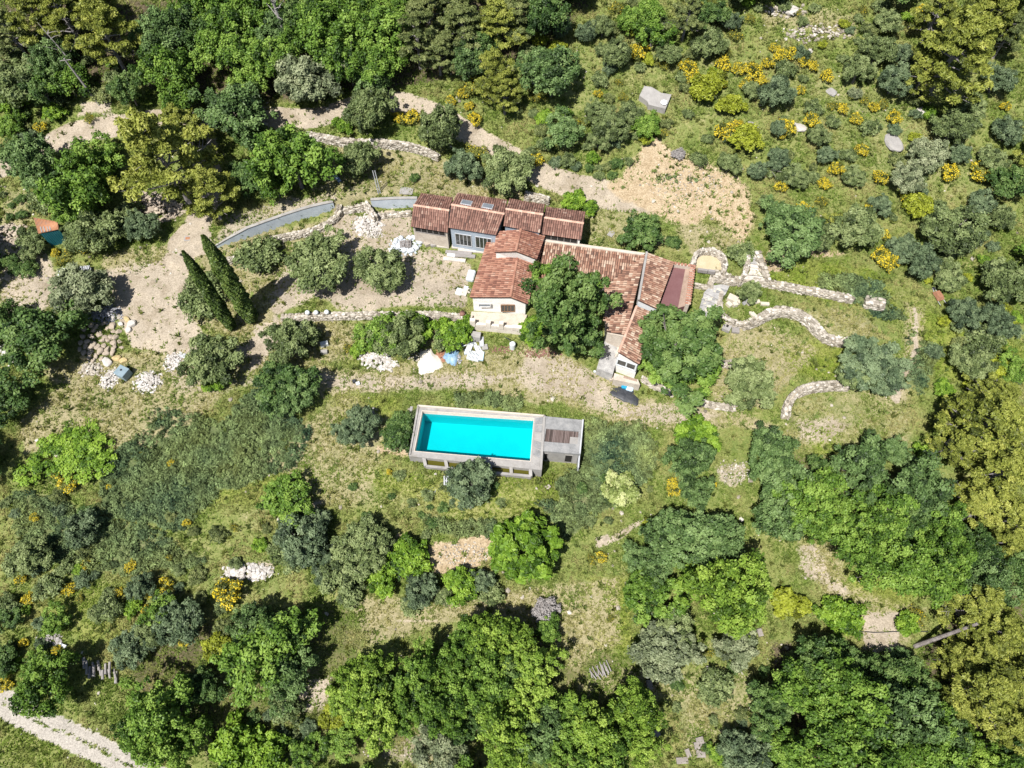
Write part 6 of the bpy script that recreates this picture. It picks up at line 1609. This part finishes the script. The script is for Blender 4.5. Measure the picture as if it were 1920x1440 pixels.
# ------------------------------------------------------------------ trees and bushes, one by one (code, x, y, crown radius in photo pixels[, height stretch])
for (bx, by, hs, rs, lab, k) in ((475, 607, 1.0, 1.0, 'taller and thicker dark green cypress of the pair by the driveway', 0), (437, 621, .93, .78, 'shorter and slimmer dark green cypress of the pair by the driveway', 1)):
    g = G(bx, by - 4); root = empty('cypress_tree', g, lab, 'tree', 'twin cypresses'); me, tm, _, _ = LIB['cypress'][k]
    link('crown', me, M['cypress'], root); link('trunk', tm, M['bark'], root); root.scale = (rs, rs, hs)

TREES = '''
P 60 25 58;P 122 30 60;P 195 62 62;P 160 5 50;Q 20 60 45;G 305 70 52;O 315 132 56 1.15;o 335 182 34;O 430 28 55;O 372 18 48;O 452 95 52;O 402 88 50;D 345 60 50;o 470 150 36
V 40 152 45;D 78 165 40;o 125 152 36;G 95 108 42;Y 15 185 32;o 22 235 26;D 240 168 36;G 441 212 60;D 460 245 34;d 30 285 26;W 52 262 20
P 302 285 100 1.1;P 388 362 54;P 345 235 50;O 145 348 64;o 190 300 40;G 58 306 48;d 455 328 28
O 503 115 48;G 520 60 40;O 610 55 62;O 692 50 62;O 720 112 52;O 652 115 50;O 600 10 50;O 560 75 44;O 660 8 50;D 690 140 36;A 580 150 50;D 560 20 40;O 745 20 40;O 480 20 48
V 692 205 42;V 825 240 36 1.3;W 868 313 35;V 952 323 44;O 548 300 68 1.1;d 490 335 36;V 672 297 33;k 778 333 9;o 515 345 36;
Q 780 60 56;Q 802 15 46;Q 868 45 50;P 930 35 52;Q 822 100 40;P 928 132 46;P 946 172 40;G 878 117 34;Q 975 25 44;D 1022 28 48;D 900 85 36;Q 850 5 40
Y 645 235 18;b 893 290 20;b 880 165 20;g 700 150 34
G 1035 138 50;g 1010 120 34;o 1225 62 33;V 1157 100 32;W 1052 55 24;V 1330 85 38;Q 1290 28 40;o 1185 40 26;V 1250 100 30;W 1100 60 28;V 1130 50 26;o 1215 25 28;D 1330 22 34;W 1370 40 26
Y 1022 221 15;g 1056 245 34;V 1122 215 34;V 1142 240 40;o 1214 236 26;V 1122 262 28;Y 1112 297 13;V 1180 215 30;Z 1320 168 28;Z 1370 197 22;Z 1342 150 20;V 1370 306 28;Z 1400 262 28;W 1420 320 24;V 1410 170 22;t 1272 290 13;s 1310 300 18
P 1790 95 84;P 1850 25 62;P 1758 28 46;P 1730 150 40;Q 1895 60 40;V 1665 42 30;V 1645 96 38;W 1680 150 44;V 1610 132 34;W 1455 176 42;W 1870 150 40;W 1890 246 36;A 1738 290 44;A 1700 336 38;D 1902 342 40;V 1790 238 44;Y 1742 213 14;A 1603 175 15;s 1525 205 22;s 1630 240 22;V 1820 200 34;W 1690 100 26
W 1460 300 30;V 1490 330 30;W 1550 290 26;V 1535 255 24;W 1460 240 24;s 1470 130 22;V 1600 330 26;s 1560 230 18;W 1650 385 30;V 1860 300 30;W 1800 290 28
O 140 394 38;V 186 434 42;V 150 440 30;s 60 450 24;V 60 468 20;W 265 426 33;A 150 545 50;D 66 640 68 .85;D 15 600 36;s 85 380 26;b 130 470 12;b 115 490 12;V 240 400 24
s 375 572 34;s 368 540 22;s 400 528 26;V 398 676 45;Y 405 716 20;k 20 490 14;k 32 505 14;k 55 505 16
s 482 482 36;V 595 492 55;V 713 505 43;V 545 640 44;o 715 628 42;V 745 632 40;Y 778 618 34;Y 852 627 30;Y 872 612 18;s 830 640 20;k 765 640 22;Y 995 620 24;b 652 655 10;Y 672 655 14
T 1060 585 72 1.35;T 1080 625 48 .9;o 1035 520 34;o 1095 535 30;T 1278 655 76 .9;U 1255 690 48 .7;o 1240 610 30;o 1300 690 44
D 530 722 50;G 548 745 38;W 670 803 38;k 745 820 26;k 752 790 20;W 882 905 46;V 1405 722 47;W 1635 682 54 .6;W 1660 712 36 .6;V 1608 698 34 .6;V 1406 548 21;d 1200 436 38;G 1486 438 54;G 1465 410 36;V 1600 430 38;P 1560 418 24;Z 1720 385 26;W 1730 490 35;V 1790 432 48;V 1880 530 40;o 1912 535 30;W 1808 588 28;s 1845 640 30;Y 1075 378 21;Y 1106 390 15;s 1390 478 24;k 1262 455 13;k 1090 455 8;V 1530 440 30;s 1760 400 26;W 1840 380 34;V 1880 410 30;Z 1865 690 26;V 1820 680 34;o 1900 690 28;W 1870 600 30;V 1780 520 26;W 1690 470 26
P 1850 788 78;P 1800 832 46;P 1882 880 64;P 1832 930 50;P 1902 965 52;P 1862 738 48;P 1892 1015 42;P 1905 800 50;P 1800 770 40
G 1445 850 50;G 1470 895 54;O 1512 935 62;G 1462 965 56;G 1612 880 56;O 1650 958 60;G 1720 920 62;O 1762 985 52;O 1600 1012 54;O 1682 1062 66;O 1742 1082 56;O 1562 985 46;D 1545 890 34;O 1782 1048 46;G 1842 1090 48;D 1830 1030 44;O 1650 1030 50;D 1700 970 40;O 1540 985 40;o 1735 1010 40;g 1680 850 30;g 1640 840 26;Y 1738 850 20;D 1890 1060 44
P 1830 1140 60;P 1882 1192 62;P 1802 1240 44;P 1850 1292 76;P 1892 1345 62;P 1792 1322 42;P 1905 1262 50;P 1840 1225 44
D 1540 1242 54;O 1502 1292 60;O 1592 1312 74;G 1672 1342 74;O 1562 1392 74;O 1642 1422 70;O 1742 1412 60;L 1822 1422 50;G 1772 1372 48;O 1482 1412 50;O 1882 1425 48;O 1720 1330 44;D 1660 1265 48;D 1720 1285 40;d 1610 1255 34;g 1690 1240 24;Y 1700 1170 22;b 1720 1155 18;D 1790 1440 40
Z 1475 1131 30;Y 1582 1160 34;Y 1555 1145 24;V 1500 1250 26
G 1292 862 46;Y 1300 815 36;Y 1325 828 26;G 1305 925 34;G 1300 1010 70 1.1;G 1245 1000 46;G 1355 1020 46;G 1225 1060 40;L 1362 1112 72;L 1318 1075 44;L 1410 1090 40;L 1390 1150 42;o 1225 1122 50;O 1210 1095 38;A 1246 1218 52;V 1262 1180 36;A 1382 1212 38;D 1440 1328 48;s 1345 1285 30;s 1330 1300 22;W 1402 1420 44;Z 1218 985 14;Y 1345 1410 16;W 1375 1395 30;g 1190 1040 24
X 985 1030 64;F 1163 917 33
W 565 1010 48;W 590 975 26;o 540 935 44;V 650 1060 44;V 692 1022 44;Y 715 1080 32;Y 768 1042 34;W 790 1106 34;Y 866 1096 32;s 660 1112 24;W 900 1090 26;s 545 1040 30;W 610 1050 30;k 760 1060 24;W 620 1080 26;s 835 1120 16;s 770 1135 20;s 920 1110 22
R 135 850 64 .5;W 155 990 34;V 55 1045 36;k 160 975 22;o 105 1162 26;W 250 1212 36;W 330 1166 46;o 300 1145 30;V 285 1185 26;s 10 1135 22;Z 410 1212 26;Y 440 1402 44;Y 500 1418 40;o 465 1435 30;s 205 1140 22;W 265 1100 26;s 90 1100 24;d 12 1160 24;D 5 750 44;d 0 1240 30
O 88 1288 58;o 70 1245 26;O 300 1340 72;O 262 1375 44;O 345 1395 44;O 500 1228 84 1.05;G 470 1180 46;G 540 1270 50;D 530 1190 50;D 380 1290 40;b 12 1258 12;Y 22 1245 16
L 682 1268 50;L 702 1338 56;Z 632 1345 28;l 650 1310 34;O 790 1262 50;O 762 1330 46;O 872 1212 46;L 922 1190 52;L 962 1205 44;L 1002 1252 50;O 832 1332 54;O 902 1292 58;L 942 1372 56;A 822 1388 42;G 1010 1370 50;L 1118 1368 58;L 1192 1332 52;O 1060 1342 42;O 1142 1422 52;L 970 1310 48;O 860 1265 44;D 800 1300 40;D 880 1360 36;D 960 1260 40;O 1080 1420 48;L 1200 1400 40;o 1030 1180 24;L 960 1430 44;D 1040 1400 34;t 1025 1145 22;o 640 1390 30;o 580 1410 34;s 540 1330 26;D 700 1300 40;Y 730 1355 26
'''
for tok in TREES.replace('\n', ';').split(';'):
    f_ = tok.split()
    if len(f_) < 4: continue
    k_, x_, y_, r_ = f_[0], float(f_[1]), float(f_[2]), float(f_[3])
    woods = k_ in 'OLGD' and r_ > 33 and (y_ > 1130 or (x_ > 1400 and y_ > 800) or (x_ < 760 and y_ < 190) or (x_ > 1180 and y_ > 840))
    hill = x_ > 1000 and y_ < 430 and k_ in 'VWSsA'
    plant(k_, x_, y_, r_ * (.9 if woods else .76 if hill else 1), float(f_[4]) if len(f_) > 4 else random.uniform(.95, 1.2) if y_ < 200 else random.uniform(1.2, 1.55) if woods else random.uniform(.85, 1.15))

BROOMS = '''750 222 13;774 220 15;845 190 10;870 172 12;862 178 10;880 200 9;890 225 14;1005 300 14;1180 40 14;1195 100 17;1205 92 12;1160 155 8;1168 184 10;1122 176 8;1290 130 17;1300 147 13;1355 120 15;1385 130 14;1410 135 18;1425 150 12;1350 155 12;1400 160 14;1358 246 19;1383 234 11;1405 240 10;1465 105 14;1475 103 16;1507 118 11;1525 125 10;1550 143 13;1452 90 10;1520 226 14;1475 240 17;1465 250 12;1605 224 12;1675 221 13;1580 205 11;1638 202 10;1615 282 13;1570 318 15;1545 345 12;1780 325 18;1840 325 20;1650 335 15;1700 355 12;1465 350 12;1500 170 10;1620 190 10;1650 480 16;1668 492 18;1680 485 10;1510 395 15;1635 385 12;1655 440 12;1700 370 14;1885 200 10;1600 180 10;1560 200 10;1440 120 12;1820 195 10;1730 20 12;1620 20 10;1240 120 10;1245 125 9
130 908 17;106 886 12;320 868 7;207 912 7;65 970 9;163 1058 10;245 1062 11;285 1107 13;310 1098 14;430 1108 27;315 1042 10;130 1105 12;55 1122 12;40 1085 10;220 1112 9;110 1220 11;45 1205 9;150 1122 8;275 1142 9;270 1165 10;1262 920 13;1262 905 10;1328 912 14;1110 1050 10;1128 1045 10;1145 1160 7;8 1282 14;105 475 9;150 465 14;75 240 12;168 225 10;345 1200 12;730 885 6;440 990 9;350 980 8;270 850 7;1330 1225 8'''
for tok in BROOMS.replace('\n', ';').split(';'):
    x, y, r = [float(q) for q in tok.split()]
    plant('B' if r > 10 or random.random() < .6 else 'b', x, y, r)

# scrub on the open slopes
def scatter(poly, n, codes, rlo, rhi, seed, gap=.8, avoid=.4):
    r = random.Random(seed); xs = [p[0] for p in poly]; ys = [p[1] for p in poly]; done = []; tries = 0
    while len(done) < n and tries < n * 60:
        tries += 1
        x, y = r.uniform(min(xs), max(xs)), r.uniform(min(ys), max(ys)); rad = r.uniform(rlo, rhi)
        if poly_sd(np.array([x]), np.array([y]), poly)[0] < 0: continue
        if any(math.hypot(x - a, y - b) < (rad + c) * gap for a, b, c in done): continue
        if any(math.hypot(x - a, y - b) < (rad + c) * avoid for a, b, c in TAKEN): continue
        g = G(x, y); Zc = zones(np.array([g.x]), np.array([g.y]))[0]
        if max(Zc[1, 0], Zc[2, 0], Zc[5, 0]) > .25: continue
        done.append((x, y, rad)); plant(r.choice(codes), x, y, rad)
    TAKEN.extend(done)
TAKEN = [(q[2], q[3], 30) for q in PLANTED] + [(1230, 183, 70), (1215, 190, 60)]
scatter([(1000, 0), (1420, 0), (1420, 300), (1290, 270), (1230, 255), (1180, 290), (1080, 320), (1000, 260), (960, 200)], 48, 'sssSsffZYb', 8, 16, 1)
scatter([(1420, 0), (1740, 0), (1740, 400), (1900, 420), (1900, 640), (1740, 540), (1680, 470), (1520, 430), (1430, 400)], 60, 'sssSsffZYb', 7, 15, 2)
scatter([(0, 860), (220, 960), (560, 940), (620, 1000), (460, 1060), (420, 1200), (200, 1180), (0, 1240)], 44, 'sssfffSY', 8, 16, 3)
scatter([(0, 60), (260, 120), (230, 190), (120, 220), (0, 260)], 22, 'SskYf', 10, 20, 4)
scatter([(620, 860), (760, 880), (1000, 890), (1240, 880), (1180, 1000), (1050, 970), (900, 1010), (640, 1000)], 26, 'sskf', 6, 12, 5)
scatter([(560, 1200), (700, 1380), (620, 1440), (420, 1440), (460, 1330)], 16, 'skfYS', 9, 18, 6)
scatter([(1260, 1250), (1440, 1240), (1470, 1440), (1270, 1440)], 10, 'skfS', 8, 14, 7)
scatter([(980, 280), (1060, 340), (1180, 350), (1200, 300), (1100, 310)], 10, 'sSfk', 7, 12, 8)
scatter([(1740, 600), (1920, 560), (1920, 730), (1760, 740)], 16, 'sSfYZ', 10, 18, 9)
scatter([(0, 340), (60, 370), (110, 520), (0, 560)], 8, 'skf', 6, 11, 10)
# a little wood beyond each edge of the photo
r_ = random.Random(11)
for i in range(46):
    e = i % 4
    x, y = [(r_.uniform(-120, 2040), r_.uniform(-85, -25)), (r_.uniform(-130, -40), r_.uniform(0, 1440)), (r_.uniform(1955, 2050), r_.uniform(0, 1440)), (r_.uniform(500, 2000), r_.uniform(1475, 1550))][e]
    if e == 1 and (240 < y < 360 or 1220 < y < 1400): continue
    plant(r_.choice('OGDPVQ'), x, y, r_.uniform(35, 60))
finish_labels()
build_grass()
